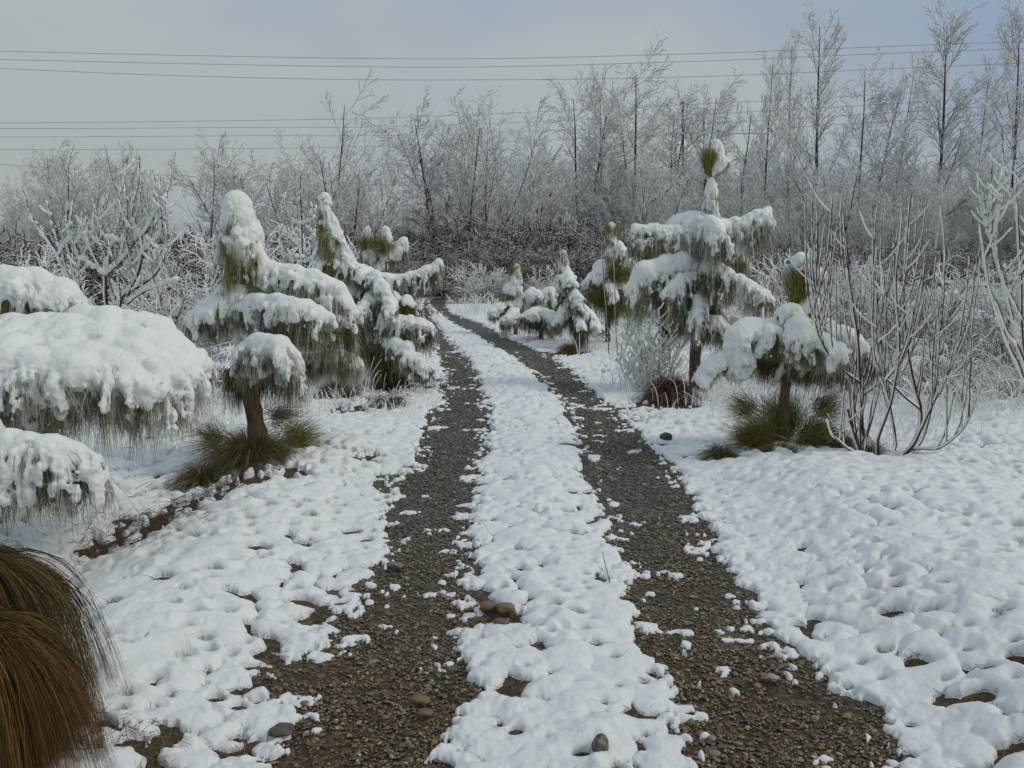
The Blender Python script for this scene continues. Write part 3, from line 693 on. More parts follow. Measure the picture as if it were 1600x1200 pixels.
# right side of the track
pine('small umbrella pine on the right, wide drooping snow skirt above a bare leaning trunk', (1225, 708), 7.4,
     [(1225, 708), (1226, 640), (1230, 580), (1242, 510), (1250, 430)], [.05, .042, .04, .03, .014], [
     dict(p=[(1246, 498), (1285, 510), (1325, 530), (1362, 560)], R=[20, 24, 26, 20], L=54, cover=.9, nf=1.3),
     dict(p=[(1244, 500, 0), (1246, 508, -.25), (1255, 525, -.45)], R=[22, 28, 28], L=52, cover=.9, nf=1.2),
     dict(p=[(1250, 515, -.3), (1290, 540, -.5), (1310, 550, -.55)], R=[22, 28, 24], L=46, cover=.85, nf=1.2),
     dict(p=[(1242, 500), (1215, 512, -.1), (1198, 520, -.2)], R=[20, 26, 22], L=46, cover=.9),
     dict(p=[(1235, 520, 0), (1180, 515, -.1), (1158, 530, -.15), (1152, 580, -.15)], R=[16, 22, 26, 28], L=24, cover=.95, cap=.95),
     dict(p=[(1170, 540, -.1), (1130, 560, -.15), (1108, 572, -.15), (1094, 592, -.15)], R=[14, 15, 15, 12], L=26, cover=.9),
     dict(p=[(1246, 480), (1265, 470), (1285, 480)], R=[12, 15, 12], L=28, cover=.95, nf=1.),
     dict(p=[(1246, 485, 0), (1232, 482, -.15), (1220, 490, -.15)], R=[10, 11, 9], L=22, cover=.85),
     dict(p=[(1249, 412), (1253, 402)], R=[15, 17], L=8, cover=.9, nneed=100),
     dict(p=[(1252, 418), (1270, 424), (1288, 434)], R=[8, 9, 7], L=10, cover=.9),
     dict(p=[(1232, 545, .1), (1270, 560, .12), (1320, 572, .1)], R=[24, 30, 28], L=46, cover=0, brown=.35, frost=.05, nneed=3600, spread=1.2, up=.05),
     dict(p=[(1232, 545, .1), (1210, 550, .12), (1190, 560, .1)], R=[22, 26, 20], L=40, cover=0, brown=.5, frost=.05, nneed=1800, spread=1.1, up=.05)],
     tufts=[((1247, 470), (0, 0, 1), 62, 520, .3), ((1225, 668, .12), (0, .3, .4), 66, 700), ((1185, 690, -.1), (-.5, -.3, .5), 54, 600), ((1265, 690, -.05), (.6, -.3, .5), 56, 600), ((1215, 718, -.2), (0, -.4, .4), 36, 500), ((1245, 715, -.15), (.3, -.3, .4), 40, 400), ((1205, 700, .1), (-.2, .3, .4), 50, 400), ((1172, 640, .15), (-.6, 0, .4), 42, 160), ((1282, 640, .15), (.6, 0, .3), 44, 200)], back=2, backlen=.35, backz=(.5, .75))
pine('tallest pine, right of the track, with frosted leader and two outstretched snowy arms', (1083, 612), 10.9,
     [(1083, 612), (1088, 520), (1098, 420), (1108, 330), (1115, 235)], [.075, .065, .055, .035, .012], [
     dict(p=[(1112, 330), (1111, 300), (1113, 280)], R=[15, 12, 8], L=46, cover=0.90, frost=.55, nf=.7),
     dict(p=[(1116, 262), (1124, 242), (1119, 222)], R=[7, 9, 8], L=20, cover=0.95, frost=.8), dict(p=[(1130, 258), (1134, 250)], R=[7, 7], L=15, cover=0.95, frost=.8),
     dict(p=[(1104, 355), (1060, 360), (1025, 358), (992, 356)], R=[18, 16, 14, 11], L=61, cover=0.90, frost=.55),
     dict(p=[(1112, 350), (1150, 350), (1182, 336), (1202, 332)], R=[18, 17, 16, 15], L=59, cover=0.90, frost=.55),
     dict(p=[(1108, 345, 0), (1112, 352, -.35), (1125, 368, -.5)], R=[18, 24, 22], L=59, cover=0.95, frost=.55),
     dict(p=[(1098, 418), (1050, 416, -.1), (1012, 428, -.2), (992, 452, -.2)], R=[20, 25, 25, 20], L=67, cover=1.00, frost=.4, nf=.9, cap=.95),
     dict(p=[(1098, 425), (1060, 440, -.3), (1040, 460, -.4)], R=[15, 18, 15], L=61, cover=0.75, frost=.2),
     dict(p=[(1100, 400, .1), (1140, 402, .1), (1165, 412, .1)], R=[14, 15, 12], L=36, cover=0.85, frost=.55),
     dict(p=[(1095, 445), (1135, 440, -.1), (1175, 450, -.15), (1200, 468, -.15)], R=[18, 22, 20, 14], L=44, cover=1.00, nf=.9),
     dict(p=[(1092, 450, 0), (1090, 475, -.3), (1085, 500, -.4)], R=[14, 17, 14], L=44, cover=1.00),
     dict(p=[(1090, 500, 0), (1118, 500, -.2), (1135, 512, -.25)], R=[12, 15, 12], L=38, cover=1.00),
     dict(p=[(1098, 405), (1110, 405, -.1), (1125, 410, -.1)], R=[24, 28, 24], L=56, cover=0, frost=.05, nneed=3600),
     dict(p=[(1106, 372), (1078, 384), (1052, 398)], R=[12, 14, 11], L=44, cover=.9, frost=.4), dict(p=[(1108, 372), (1138, 378), (1162, 392)], R=[12, 14, 11], L=42, cover=.9, frost=.4),
     dict(p=[(1100, 410, -.1), (1120, 418, -.4), (1145, 432, -.5)], R=[14, 17, 14], L=48, cover=.9, frost=.4), dict(p=[(1094, 470, 0), (1060, 480, -.2), (1040, 500, -.3)], R=[12, 14, 11], L=44, cover=.8, frost=.3), dict(p=[(1092, 490, 0), (1125, 495, .1), (1160, 500, .1)], R=[12, 14, 11], L=40, cover=.8, frost=.3),
     dict(p=[(1092, 460, .1), (1060, 465, 0), (1120, 470, 0)], R=[24, 26, 24], L=50, cover=0, frost=.05, nneed=3200)],
     tufts=[((1110, 268), (0, 0, 1), 40, 420, .22)], back=3)
pine('slim dark green pine between the tall pine and the snow drooped pines', (950, 536), 16.6,
     [(950, 536), (951, 470), (953, 400), (955, 360)], [.06, .05, .03, .012], [
     dict(p=[(954, 400), (955, 370), (956, 350)], R=[11, 8, 5], L=30, cap=.42, cover=.6, nf=1, frost=.4),
     dict(p=[(953, 400), (972, 395), (966, 380)], R=[9, 9, 8], L=20, cover=.8),
     dict(p=[(952, 420), (930, 428), (914, 445)], R=[12, 14, 12], L=34, cover=.85),
     dict(p=[(952, 425), (975, 412), (1000, 408)], R=[12, 12, 10], L=26, cover=.85),
     dict(p=[(951, 440), (955, 450, -.3), (960, 470, -.4)], R=[12, 13, 12], L=40, cover=.5, frost=.1),
     dict(p=[(950, 450), (940, 450, -.2), (975, 455, -.2)], R=[22, 24, 20], L=48, cover=0, frost=.05, nneed=1800),
     dict(p=[(952, 445), (975, 460), (990, 470)], R=[10, 12, 10], L=30, cover=.8)], back=2, tufts=[((955, 372), (0, 0, 1), 26, 260, .35), ((958, 430, -.1), (.2, -.4, .2), 30, 300)])
pine('drooping young pine with long white hanging lobes, right of the right wheel track', (905, 540), 16.0,
     [(905, 540), (900, 490), (888, 440), (882, 405)], [.05, .045, .03, .012], [
     dict(p=[(885, 430), (882, 408), (880, 394)], R=[10, 8, 5], L=22, cap=.42, cover=.7, frost=.4),
     dict(p=[(886, 425), (885, 430, -.1), (892, 440, -.2)], R=[13, 15, 13], L=26, cover=.85),
     dict(p=[(892, 450), (900, 462, -.3), (904, 482, -.3)], R=[9, 11, 9], L=18, cover=.9),
     dict(p=[(898, 470), (920, 490, -.3), (936, 516, -.4)], R=[9, 11, 10], L=18, cover=.9),
     dict(p=[(896, 460), (880, 485, -.1), (868, 505, -.2)], R=[9, 12, 10], L=24, cover=.7, frost=.4),
     dict(p=[(900, 480, 0), (905, 500, -.3), (910, 512, -.5)], R=[12, 12, 10], L=34, cover=.5, frost=.2),
     dict(p=[(895, 470, 0), (885, 465), (915, 470, -.1)], R=[18, 20, 16], L=56, cover=0, frost=.1, nneed=1500)], back=2, backlen=.35, tufts=[((881, 412), (0, 0, 1), 22, 220, .35)])
pine('rounded snowy pine, first of the row right of the track counting from the far end', (806, 518), 18.6,
     [(806, 518), (806, 480), (806, 440), (808, 420)], [.05, .04, .03, .012], [
     dict(p=[(804, 450), (807, 430), (808, 414)], R=[10, 8, 5], L=28, cap=.42, cover=.7, frost=.3),
     dict(p=[(805, 470), (785, 478, -.1), (768, 488, -.2)], R=[11, 12, 10], L=18, cover=.85),
     dict(p=[(805, 480), (798, 492, -.3), (790, 500, -.4)], R=[12, 13, 12], L=24, cover=.85),
     dict(p=[(806, 450), (790, 460), (800, 470, -.1)], R=[12, 14, 12], L=40, cover=0, nneed=900)], back=2, backlen=.35, tufts=[((807, 432), (0, 0, 1), 22, 220, .35)])
pine('bushy low pine bowed into a white mound, between the rounded pine and the drooping one', (845, 522), 17.6,
     [(845, 522), (846, 490), (846, 460)], [.05, .04, .02], [
     dict(p=[(846, 462), (832, 456), (822, 466)], R=[13, 14, 12], L=22, cover=.9),
     dict(p=[(846, 462), (860, 456), (868, 470)], R=[13, 14, 12], L=26, cover=.85),
     dict(p=[(845, 485, 0), (830, 490, -.3), (815, 498, -.3)], R=[13, 14, 12], L=24, cover=.85),
     dict(p=[(845, 485, 0), (858, 492, -.3), (868, 502, -.3)], R=[13, 15, 12], L=26, cover=.85),
     dict(p=[(845, 490), (840, 495, -.2), (860, 500, -.2)], R=[20, 22, 20], L=32, cover=0, frost=.1, nneed=1300)], back=2, backlen=.35)
# ------------------------------------------------------------------ bare trees white with snow
def grow(lines, rs, p, d, L, r, lev, spec):
    n = 7 if lev == 0 else (5 if lev == 1 else 4)
    up = spec['up'][lev]; wob = spec['wob'][lev]
    pts = [p]; dd = d.copy(); q = p.copy()
    for i in range(n - 1):
        dd = dd + rs.normal(size=3) * wob + np.array([0, 0, up]); dd /= np.linalg.norm(dd)
        q = q + dd * L / (n - 1); pts.append(q.copy())
    pts = np.array(pts); rad = np.linspace(r, max(r * spec['tip'][lev], spec['rmin']), n)
    lines.append((pts, rad, lev))
    if lev + 1 >= len(spec['num']) + 1 or lev >= len(spec['num']): return
    k = spec['num'][lev]; k = max(1, int(round(k * rs.uniform(.75, 1.25))))
    for j in range(k):
        t = spec['t0'][lev] + (1 - spec['t0'][lev]) * (j + rs.uniform(.1, .9)) / k
        f = t * (n - 1); i = min(int(f), n - 2); fr = f - i
        c = pts[i] * (1 - fr) + pts[i + 1] * fr; T_ = pts[i + 1] - pts[i]; T_ = T_ / np.linalg.norm(T_)
        a = rs.normal(size=3); a -= a.dot(T_) * T_; a /= np.linalg.norm(a) + 1e-9
        ang = math.radians(spec['ang'][lev] * rs.uniform(.7, 1.25))
        nd = T_ * math.cos(ang) + a * math.sin(ang)
        l = L * spec['rat'][lev] * (1 - spec['fall'][lev] * t) * rs.uniform(.65, 1.2)
        rr = max((rad[i] * (1 - fr) + rad[i + 1] * fr) * spec['rr'][lev], spec['rmin'])
        grow(lines, rs, c, nd, l, rr, lev + 1, spec)
POP = dict(up=[.02, .11, .08, .05], wob=[.02, .03, .04, .05], tip=[.12, .3, .5, .7], num=[46, 9, 6], t0=[.10, .15, .1], ang=[42, 34, 38], rat=[.34, .42, .42], fall=[.72, .4, .3], rr=[.42, .6, .7], rmin=.0095)
VASE = dict(up=[.05, .06, .05, .03], wob=[.05, .06, .07, .08], tip=[.25, .3, .5, .7], num=[15, 8, 6], t0=[.22, .15, .1], ang=[38, 42, 48], rat=[.42, .5, .45], fall=[.45, .4, .3], rr=[.5, .6, .75], rmin=.0085)
TREE = dict(up=[.02, .06, .04, .02], wob=[.04, .06, .07, .08], tip=[.15, .3, .5, .7], num=[26, 9, 6], t0=[.22, .15, .1], ang=[50, 42, 48], rat=[.38, .45, .45], fall=[.55, .4, .3], rr=[.45, .6, .75], rmin=.0085)
SPARSE = dict(up=[.04, .08, .06, .04], wob=[.04, .05, .06, .07], tip=[.2, .3, .5, .7], num=[12, 6, 3], t0=[.25, .2, .2], ang=[35, 35, 35], rat=[.38, .45, .5], fall=[.4, .4, .3], rr=[.5, .6, .7], rmin=.009)
def make_bare(spec, H, stems, lean, r0, seed):
    rs = np.random.RandomState(seed); L = []
    for s_ in range(stems):
        a = rs.uniform(0, 6.28) + s_ * 2.4; l = lean * rs.uniform(.3, 1.1)
        d = np.array([math.cos(a) * math.sin(l), math.sin(a) * math.sin(l), math.cos(l)])
        b = np.array([math.cos(a), math.sin(a), 0]) * (.12 if stems > 1 else 0) + np.array([0, 0, -.1])
        grow(L, rs, b, d, H * rs.uniform(.8, 1.0) if stems > 1 else H, r0 * rs.uniform(.8, 1.1), 0, spec)
    return L
PROTO = {}
def proto(kind, spec, H, stems, lean, r0, seeds, tm=M_trunk, wm=M_twig):
    PROTO[kind] = []
    for s_ in seeds:
        L = make_bare(spec, H, stems, lean, r0, s_)
        tv = tubes([(p, r) for p, r, l in L if l == 0], 6); 
        a1 = tubes([(p, r) for p, r, l in L if l == 1], 4); a2 = tubes([(p, r * 1.35) for p, r, l in L if l > 1], 3)
        cv = (np.concatenate([a1[0], a2[0]]), np.concatenate([a1[1], a2[1] + len(a1[0])]), len(a1[1]))
        PROTO[kind].append([tv, cv, tm, wm, None, None, max(p[:, 2].max() for p, r, l in L)])
proto('poplar', POP, 14, 1, 0, .13, (1, 2, 3))
proto('vase', VASE, 6.5, 6, .48, .055, (4, 5, 6, 7))
proto('tree', TREE, 9, 2, .16, .09, (8, 9, 10, 11))
proto('sparse', SPARSE, 8, 1, .1, .07, (12, 13))
def bare_tree(kind, px, Y, top, label, group=None, cat='bare tree', name='bare_tree', var=None, wide=1.0, rs=np.random.RandomState(5)):
    pr = PROTO[kind][(var if var is not None else rs.randint(99)) % len(PROTO[kind])]
    b = at(px, 480, Y); z = T(b[0], Y); H = (at(px, top, Y)[2] - z) * ((1.1 if px > 640 else .98) if kind in ('vase', 'tree') else 1.03); s_ = H / pr[6]
    t = empty(name, (b[0], Y, z)); tag(t, label, cat, group)
    t.rotation_euler[2] = rs.uniform(0, 6.28); t.scale = (s_ * wide, s_ * wide, s_)
    if pr[4] is None:
        a = mesh('trunk', pr[0][0], pr[0][1], pr[2], t); c_ = mesh('crown', pr[1][0], pr[1][1], pr[3], t)
        if len(pr[1]) > 2:
            c_.data.materials.append(M_limb); mi = np.zeros(len(pr[1][1]), np.int32); mi[:pr[1][2]] = 1; c_.data.polygons.foreach_set('material_index', mi)
        pr[4], pr[5] = a, c_
    else:
        for q in (pr[4], pr[5]):
            c_ = q.copy(); C.objects.link(c_); c_.parent = t
    return t
BT = [
 ('vase', 12, 34, 262, 'low bushy bare tree cut by the left photo edge, under the low wire', 1.0),
 ('vase', 62, 38, 238, 'rounded bushy bare tree, second from the left edge of the tree line', 1.0),
 ('vase', 118, 36, 204, 'tall bushy bare tree with feathery top, third from the left edge', 1.0),
 ('vase', 180, 40, 208, 'bushy bare tree, right one of the two highest feathery tops on the far left', .95),
 ('sparse', 232, 33, 268, 'thin bare tree behind the small fork branched tree thick with snow', 1.1),
 ('sparse', 282, 35, 262, 'thin upright bare tree just left of the open sky gap on the left', .9),
 ('sparse', 326, 31, 205, 'sparse bare tree with forked top standing alone in the left sky gap', 1.0),
 ('vase', 410, 36, 200, 'broad bushy bare tree behind the hooded mast pine', 1.1),
 ('vase', 455, 34, 186, 'dense bushy bare tree, middle of the broad clump left of centre', 1.1),
 ('sparse', 512, 35, 116, 'bare tree with forked leader towering over the broad clump left of centre', 1.0),
 ('vase', 548, 37, 194, 'bushy bare tree, right half of the broad clump left of centre', 1.1),
 ('sparse', 612, 36, 240, 'narrow reddish bare tree beside the sky gap left of the track end', .8),
 ('vase', 590, 44, 262, 'low distant bare tree closing the gap behind the knobbly topped pine', 1.0),
 ('tree', 690, 42, 172, 'wide bare tree left of the track end, its crown frosted pale', 1.3),
 ('vase', 728, 43, 168, 'many stemmed bare tree with dark leaning stems above the track end', 1.1),
 ('sparse', 752, 41, 172, 'dark leaning bare stems right beside the stone wall', 1.0),
 ('sparse', 792, 44, 140, 'slender bare tree with a pointed top right above the track end', .8),
 ('vase', 838, 50, 214, 'low rounded bare tree between the pointed slender one and the tall centre group', 1.0),
 ('tree', 862, 46, 232, 'spreading pale bare tree behind the low drooped pines', 1.3),
 ('tree', 905, 50, 138, 'tall frosted bare tree, left one of the tall centre group', 1.0),
 ('poplar', 938, 52, 108, 'slender bare tree with straight dark trunk, second of the tall centre group', 1.0),
 ('tree', 985, 50, 92, 'highest bare tree of the tall centre group, fan shaped top', 1.05),
 ('vase', 1010, 47, 255, 'low bare tree behind the left arm of the tallest pine', 1.0),
 ('tree', 1042, 58, 150, 'bare tree left of the power pole behind the tallest pine', 1.0),
 ('tree', 1092, 56, 140, 'bare tree just right of the power pole and behind the pine top', 1.0),
 ('sparse', 1135, 56, 138, 'thin forked bare tree right of the tallest pine top', 1.0),
 ('poplar', 1190, 58, 76, 'slim poplar, leftmost of the tall poplars on the right', .9),
 ('poplar', 1228, 61, 52, 'slim poplar, second from the left among the tall poplars', .8),
 ('poplar', 1274, 56, 18, 'broad tall poplar in the middle of the right half, feathered to the top', 1.25),
 ('tree', 1160, 52, 250, 'low frosted bare tree behind the right arm of the tallest pine', 1.2),
 ('tree', 1335, 60, 100, 'bare tree with two thin tops between the broad poplar and the next poplar', .9),
 ('poplar', 1382, 63, 92, 'short poplar left of the second broad poplar', .8),
 ('poplar', 1449, 58, 14, 'second broad tall poplar, spreading to a wide fork low on its left', 1.3),
 ('tree', 1420, 55, 250, 'low spreading bare tree behind the upright sapling bush', 1.2),
 ('poplar', 1512, 62, 84, 'short poplar between the two rightmost tall poplars', .9),
 ('poplar', 1566, 55, 0, 'tall poplar near the right edge reaching the top of the photo', 1.2),
 ('tree', 1600, 60, 30, 'bare tree cut off by the right edge of the photo', 1.0),
 ('tree', 1300, 50, 240, 'low bare tree at the foot of the broad tall poplar', 1.1),
 ('tree', 1545, 52, 230, 'low bare tree behind the snow coated bush on the right edge', 1.1),
 ('vase', 1240, 49, 290, 'small bare tree behind the top of the small umbrella pine', 1.0),
 ('vase', 345, 41, 318, 'low bare tree at the bottom of the left sky gap', 1.0),
 ('vase', 640, 48, 308, 'low hazy bare tree right where the sky dips lowest left of the track end', 1.0),
]
for i, (k_, px_, Y_, top_, lab, wd_) in enumerate(BT): bare_tree(k_, px_, Y_, top_, lab, var=i, wide=wd_)
# the wood behind reads as one grey mass
def mass(name, items, mat, kindp):
    V, Q, o = [], [], 0
    for (x, y, s_, a, pr) in items:
        for part in (0, 1):
            v_, q_ = pr[part][:2]; ca, sa = math.cos(a), math.sin(a)
            w_ = np.stack([(v_[:, 0] * ca - v_[:, 1] * sa) * s_[0] + x, (v_[:, 0] * sa + v_[:, 1] * ca) * s_[0] + y, v_[:, 2] * s_[1] + T(x, y)], 1)
            V.append(w_); Q.append(q_ + o); o += len(w_)
    return tag(mesh(name, np.concatenate(V), np.concatenate(Q), mat), kind='stuff')
rs = np.random.RandomState(3); it = []
for i in range(64):
    px_ = -120 + 1850 * (i + rs.rand()) / 64; Y_ = rs.uniform(66, 100); b = at(px_, 450, Y_)
    topy = 325 + 18 * math.sin(px_ / 90) + rs.uniform(-12, 12) - (70 if px_ > 850 else 0) + (26 if 580 < px_ < 680 or 270 < px_ < 345 else 0)
    pr = PROTO['vase' if rs.rand() < .6 else 'tree'][rs.randint(4)]; H = at(px_, topy, Y_)[2]
    it.append((b[0], Y_, (H / pr[6] * 1.25, H / pr[6]), rs.uniform(0, 6.28), pr))
for i in range(52):
    px_ = -100 + 1800 * (i + rs.rand()) / 52; Y_ = rs.uniform(50, 64); b = at(px_, 450, Y_)
    topy = (338 if px_ < 640 else 305 if px_ < 850 else 258) + rs.uniform(-18, 18) + (25 if 580 < px_ < 680 or 270 < px_ < 345 else 0)
    pr = PROTO['vase' if rs.rand() < .6 else 'tree'][rs.randint(4)]; H = at(px_, topy, Y_)[2]; it.append((b[0], Y_, (H / pr[6] * 1.3, H / pr[6]), rs.uniform(0, 6.28), pr))
mass('far_wood', it, M_twig, 0)
# tangled undergrowth at the foot of the trees
UND = dict(up=[.02, .02, .0], wob=[.16, .2, .25], tip=[.3, .4, .6], num=[9, 5], t0=[.1, .1], ang=[50, 50], rat=[.5, .5], fall=[.3, .3], rr=[.6, .7], rmin=.008)
up_ = []
for s_ in range(4):
    L = make_bare(UND, 1.5, 12, .9, .014, 40 + s_); a = tubes([(p, r) for p, r, l in L if l < 1], 3); c_ = tubes([(p, r) for p, r, l in L if l >= 1], 3); up_.append([a, c_, 0, 0, 0, 0, 1.4])
it = []
for i in range(420):
    px_ = rs.uniform(-150, 1750); Y_ = rs.uniform(40, 70)
    if px_ < 560: Y_ = rs.uniform(20, 55)
    if 640 < px_ < 760: Y_ = max(Y_, 42)
    b = at(px_, 450, Y_); s_ = rs.uniform(.9, 1.7); it.append((b[0], Y_, (s_ * 1.2, s_), rs.uniform(0, 6.28), up_[rs.randint(4)]))
for i in range(120):
    Y_ = rs.uniform(35.6, 39); px_ = rs.uniform(560, 900); px_ = px_ if not (655 < px_ < 705 and Y_ < 37.6) else px_ + 60; b = at(px_, 450, Y_); s_ = rs.uniform(.6, 1.5); it.append((b[0], Y_, (s_ * 1.1, s_), rs.uniform(0, 6.28), up_[rs.randint(4)]))
for i in range(26):
    Y_ = rs.uniform(30, 35); px_ = rs.uniform(722, 900); b = at(px_, 450, Y_); s_ = rs.uniform(.3, .6); it.append((b[0], Y_, (s_ * 1.3, s_), rs.uniform(0, 6.28), up_[rs.randint(4)]))
for i in range(90):
    Y_ = rs.uniform(38.5, 44); px_ = rs.uniform(520, 960); b = at(px_, 450, Y_); s_ = rs.uniform(1.3, 2.3); it.append((b[0], Y_, (s_ * .9, s_), rs.uniform(0, 6.28), up_[rs.randint(4)]))
mass('undergrowth', it, M_under, 0)
it = []
for i in range(300):
    Y_ = 10 * math.exp(rs.rand() * math.log(4.4)); c0 = float(mid(np.array([Y_]))[0]); x_ = c0 + 3.4 + rs.rand() * Y_ * .75 if rs.rand() < .8 else c0 - 3.6 - rs.rand() * Y_ * .5
    s_ = rs.uniform(.16, .42); it.append((x_, Y_, (s_ * 1.5, s_), rs.uniform(0, 6.28), up_[rs.randint(4)]))
mass('field_scrub', it, M_under, 0)
# bigger single shrubs in front of the wood
PROTO['bush'] = []
for s_ in (60, 61, 62):
    L = make_bare(dict(UND, num=[11, 6], up=[.06, .05, .02]), 1.6, 9, .6, .016, s_)
    PROTO['bush'].append([tubes([(p, r) for p, r, l in L if l == 0], 4), tubes([(p, r * 1.3) for p, r, l in L if l > 0], 3), M_stem, M_twig, None, None, max(p[:, 2].max() for p, r, l in L)])
BS = [(742, 31, 408, 'small white bush of fine twigs beside the far end of the track'),
      (775, 33, 418, 'white twiggy bush just left of the first rounded pine on the right'),
      (862, 27, 408, 'fine twigged white bush standing between the far drooped pines'),
      (1222, 17, 392, 'pale twiggy bush peeking out left of the small umbrella pine'),
      (1462, 17, 395, 'rounded white twiggy bush in the field behind the upright sapling bush'),
      (300, 19, 355, 'frosted twiggy bush left of the hooded mast pine'),
      (440, 20, 345, 'frosted twiggy bush showing between the first two pine masts'),
      (250, 15, 405, 'snow filled twiggy bush behind the snow blanketed pine'),
      (60, 16, 370, 'twiggy white bush above the top dome of the snow blanketed pine'),
      (1330, 24, 400, 'low twiggy bush left part of the field edge behind the sapling bush'),
      (1565, 20, 398, 'twiggy white bush at the right edge behind the pale bush')]
for i, (px_, Y_, top_, lab) in enumerate(BS): bare_tree('bush', px_, Y_, top_, lab, cat='bush', name='snowy_bush', var=i)

# ------------------------------------------------------------------ saplings and bushes close to the camera
def snow_on(P, R, rs, th, side=(-.7, .0, .75), bead=False):
    """tube of snow lying along the upper side of a branch"""
    T_ = np.gradient(P, axis=0); T_ /= np.linalg.norm(T_, axis=1, keepdims=True) + 1e-9
    flat_ = np.sqrt(np.clip(1 - T_[:, 2] ** 2, 0, 1))
    s_ = np.array(side) / np.linalg.norm(side)
    o = s_[None] - T_ * (T_ @ s_)[:, None]; o /= np.linalg.norm(o, axis=1, keepdims=True) + 1e-9
    n_ = rs.uniform(.7, 1.25, len(P))
    if bead: n_ = np.where(rs.rand(len(P)) < .25, .12, rs.uniform(.6, 1.4, len(P)))
    r_ = th * (.42 + .75 * flat_) * n_; r_[0] *= .4; r_[-1] *= .6
    return P + o * (R + r_ * .55)[:, None], r_
def sapling(name, label, cat, basepx, Y, stems, shoots, Y_th, mat=M_stem, seed=1, sh_len=(70, 150), sh_up=.9, sub=0, sh_max=1.0, sh_out=.6):
    rs = np.random.RandomState(seed); b = at(*basepx, Y); b[2] = T(b[0], Y); px = Y / F
    t = tag(empty(name, tuple(b)), label, cat); SL = []; WL = []
    main = []
    for st in stems:
        pts = [at(p[0], p[1], Y + (p[2] if len(p) > 2 else 0)) for p in st['p']]
        if st.get('root', True): pts[0][2] = b[2] - .03
        P, R = resample(pts, np.linspace(st['r'], st['r'] * st.get('t', .45), len(pts)) * .92, 34)
        P[2:-1] += np.cumsum(rs.normal(size=(31, 3)) * .0015, 0); main.append((P, R))
    for i, (P, R) in enumerate(main):
        v_, q_ = tubes([(P, R)], 7); mesh('stem', v_, q_, mat, t, origin=b)
        SL.append(snow_on(P, R, rs, Y_th))
    sh = []
    for i in range(shoots):
        P, R = main[rs.randint(len(main))]; k_ = int(len(P) * rs.uniform(.22, sh_max)) - 1; p = P[k_]
        l = rs.uniform(*sh_len) * px; a = rs.uniform(0, 6.28); d = np.array([math.cos(a) * sh_out, math.sin(a) * sh_out, .6]); pts = [p]
        for j in range(4):
            d = d * (1 - sh_up * .35) + np.array([0, 0, sh_up * .35]) + rs.normal(size=3) * .035; d /= np.linalg.norm(d); pts.append(pts[-1] + d * l / 4)
        Q_, r_ = resample(pts, np.linspace(max(R[k_] * .55, .0048), .003, 5), 34); WL.append((Q_, r_)); SL.append(snow_on(Q_, r_, rs, Y_th * .72, bead=True)); sh.append((Q_, r_))
    for i in range(sub):
        Q0, r0 = sh[rs.randint(len(sh))] if sh else main[rs.randint(len(main))]; k_ = rs.randint(5, 33); p = Q0[k_]; l = rs.uniform(.15, .35) * sh_len[1] * px
        a = rs.uniform(0, 6.28); d = np.array([math.cos(a), math.sin(a), .8]); d /= np.linalg.norm(d)
        Q_, r_ = resample([p, p + d * l * .5, p + d * l + np.array([0, 0, l * .2])], [.0025, .002, .0015], 14); WL.append((Q_, r_)); SL.append(snow_on(Q_, r_, rs, Y_th * .55))
    if WL: v_, q_ = tubes(WL, 4); mesh('shoots', v_, q_, mat, t, origin=b)
    v_, q_ = tubes(SL, 7); v_ = v_ + (rs.rand(*v_.shape) - .5) * Y_th * .18; mesh('snow', v_, q_, M_snow_pine, t, origin=b)
    return t
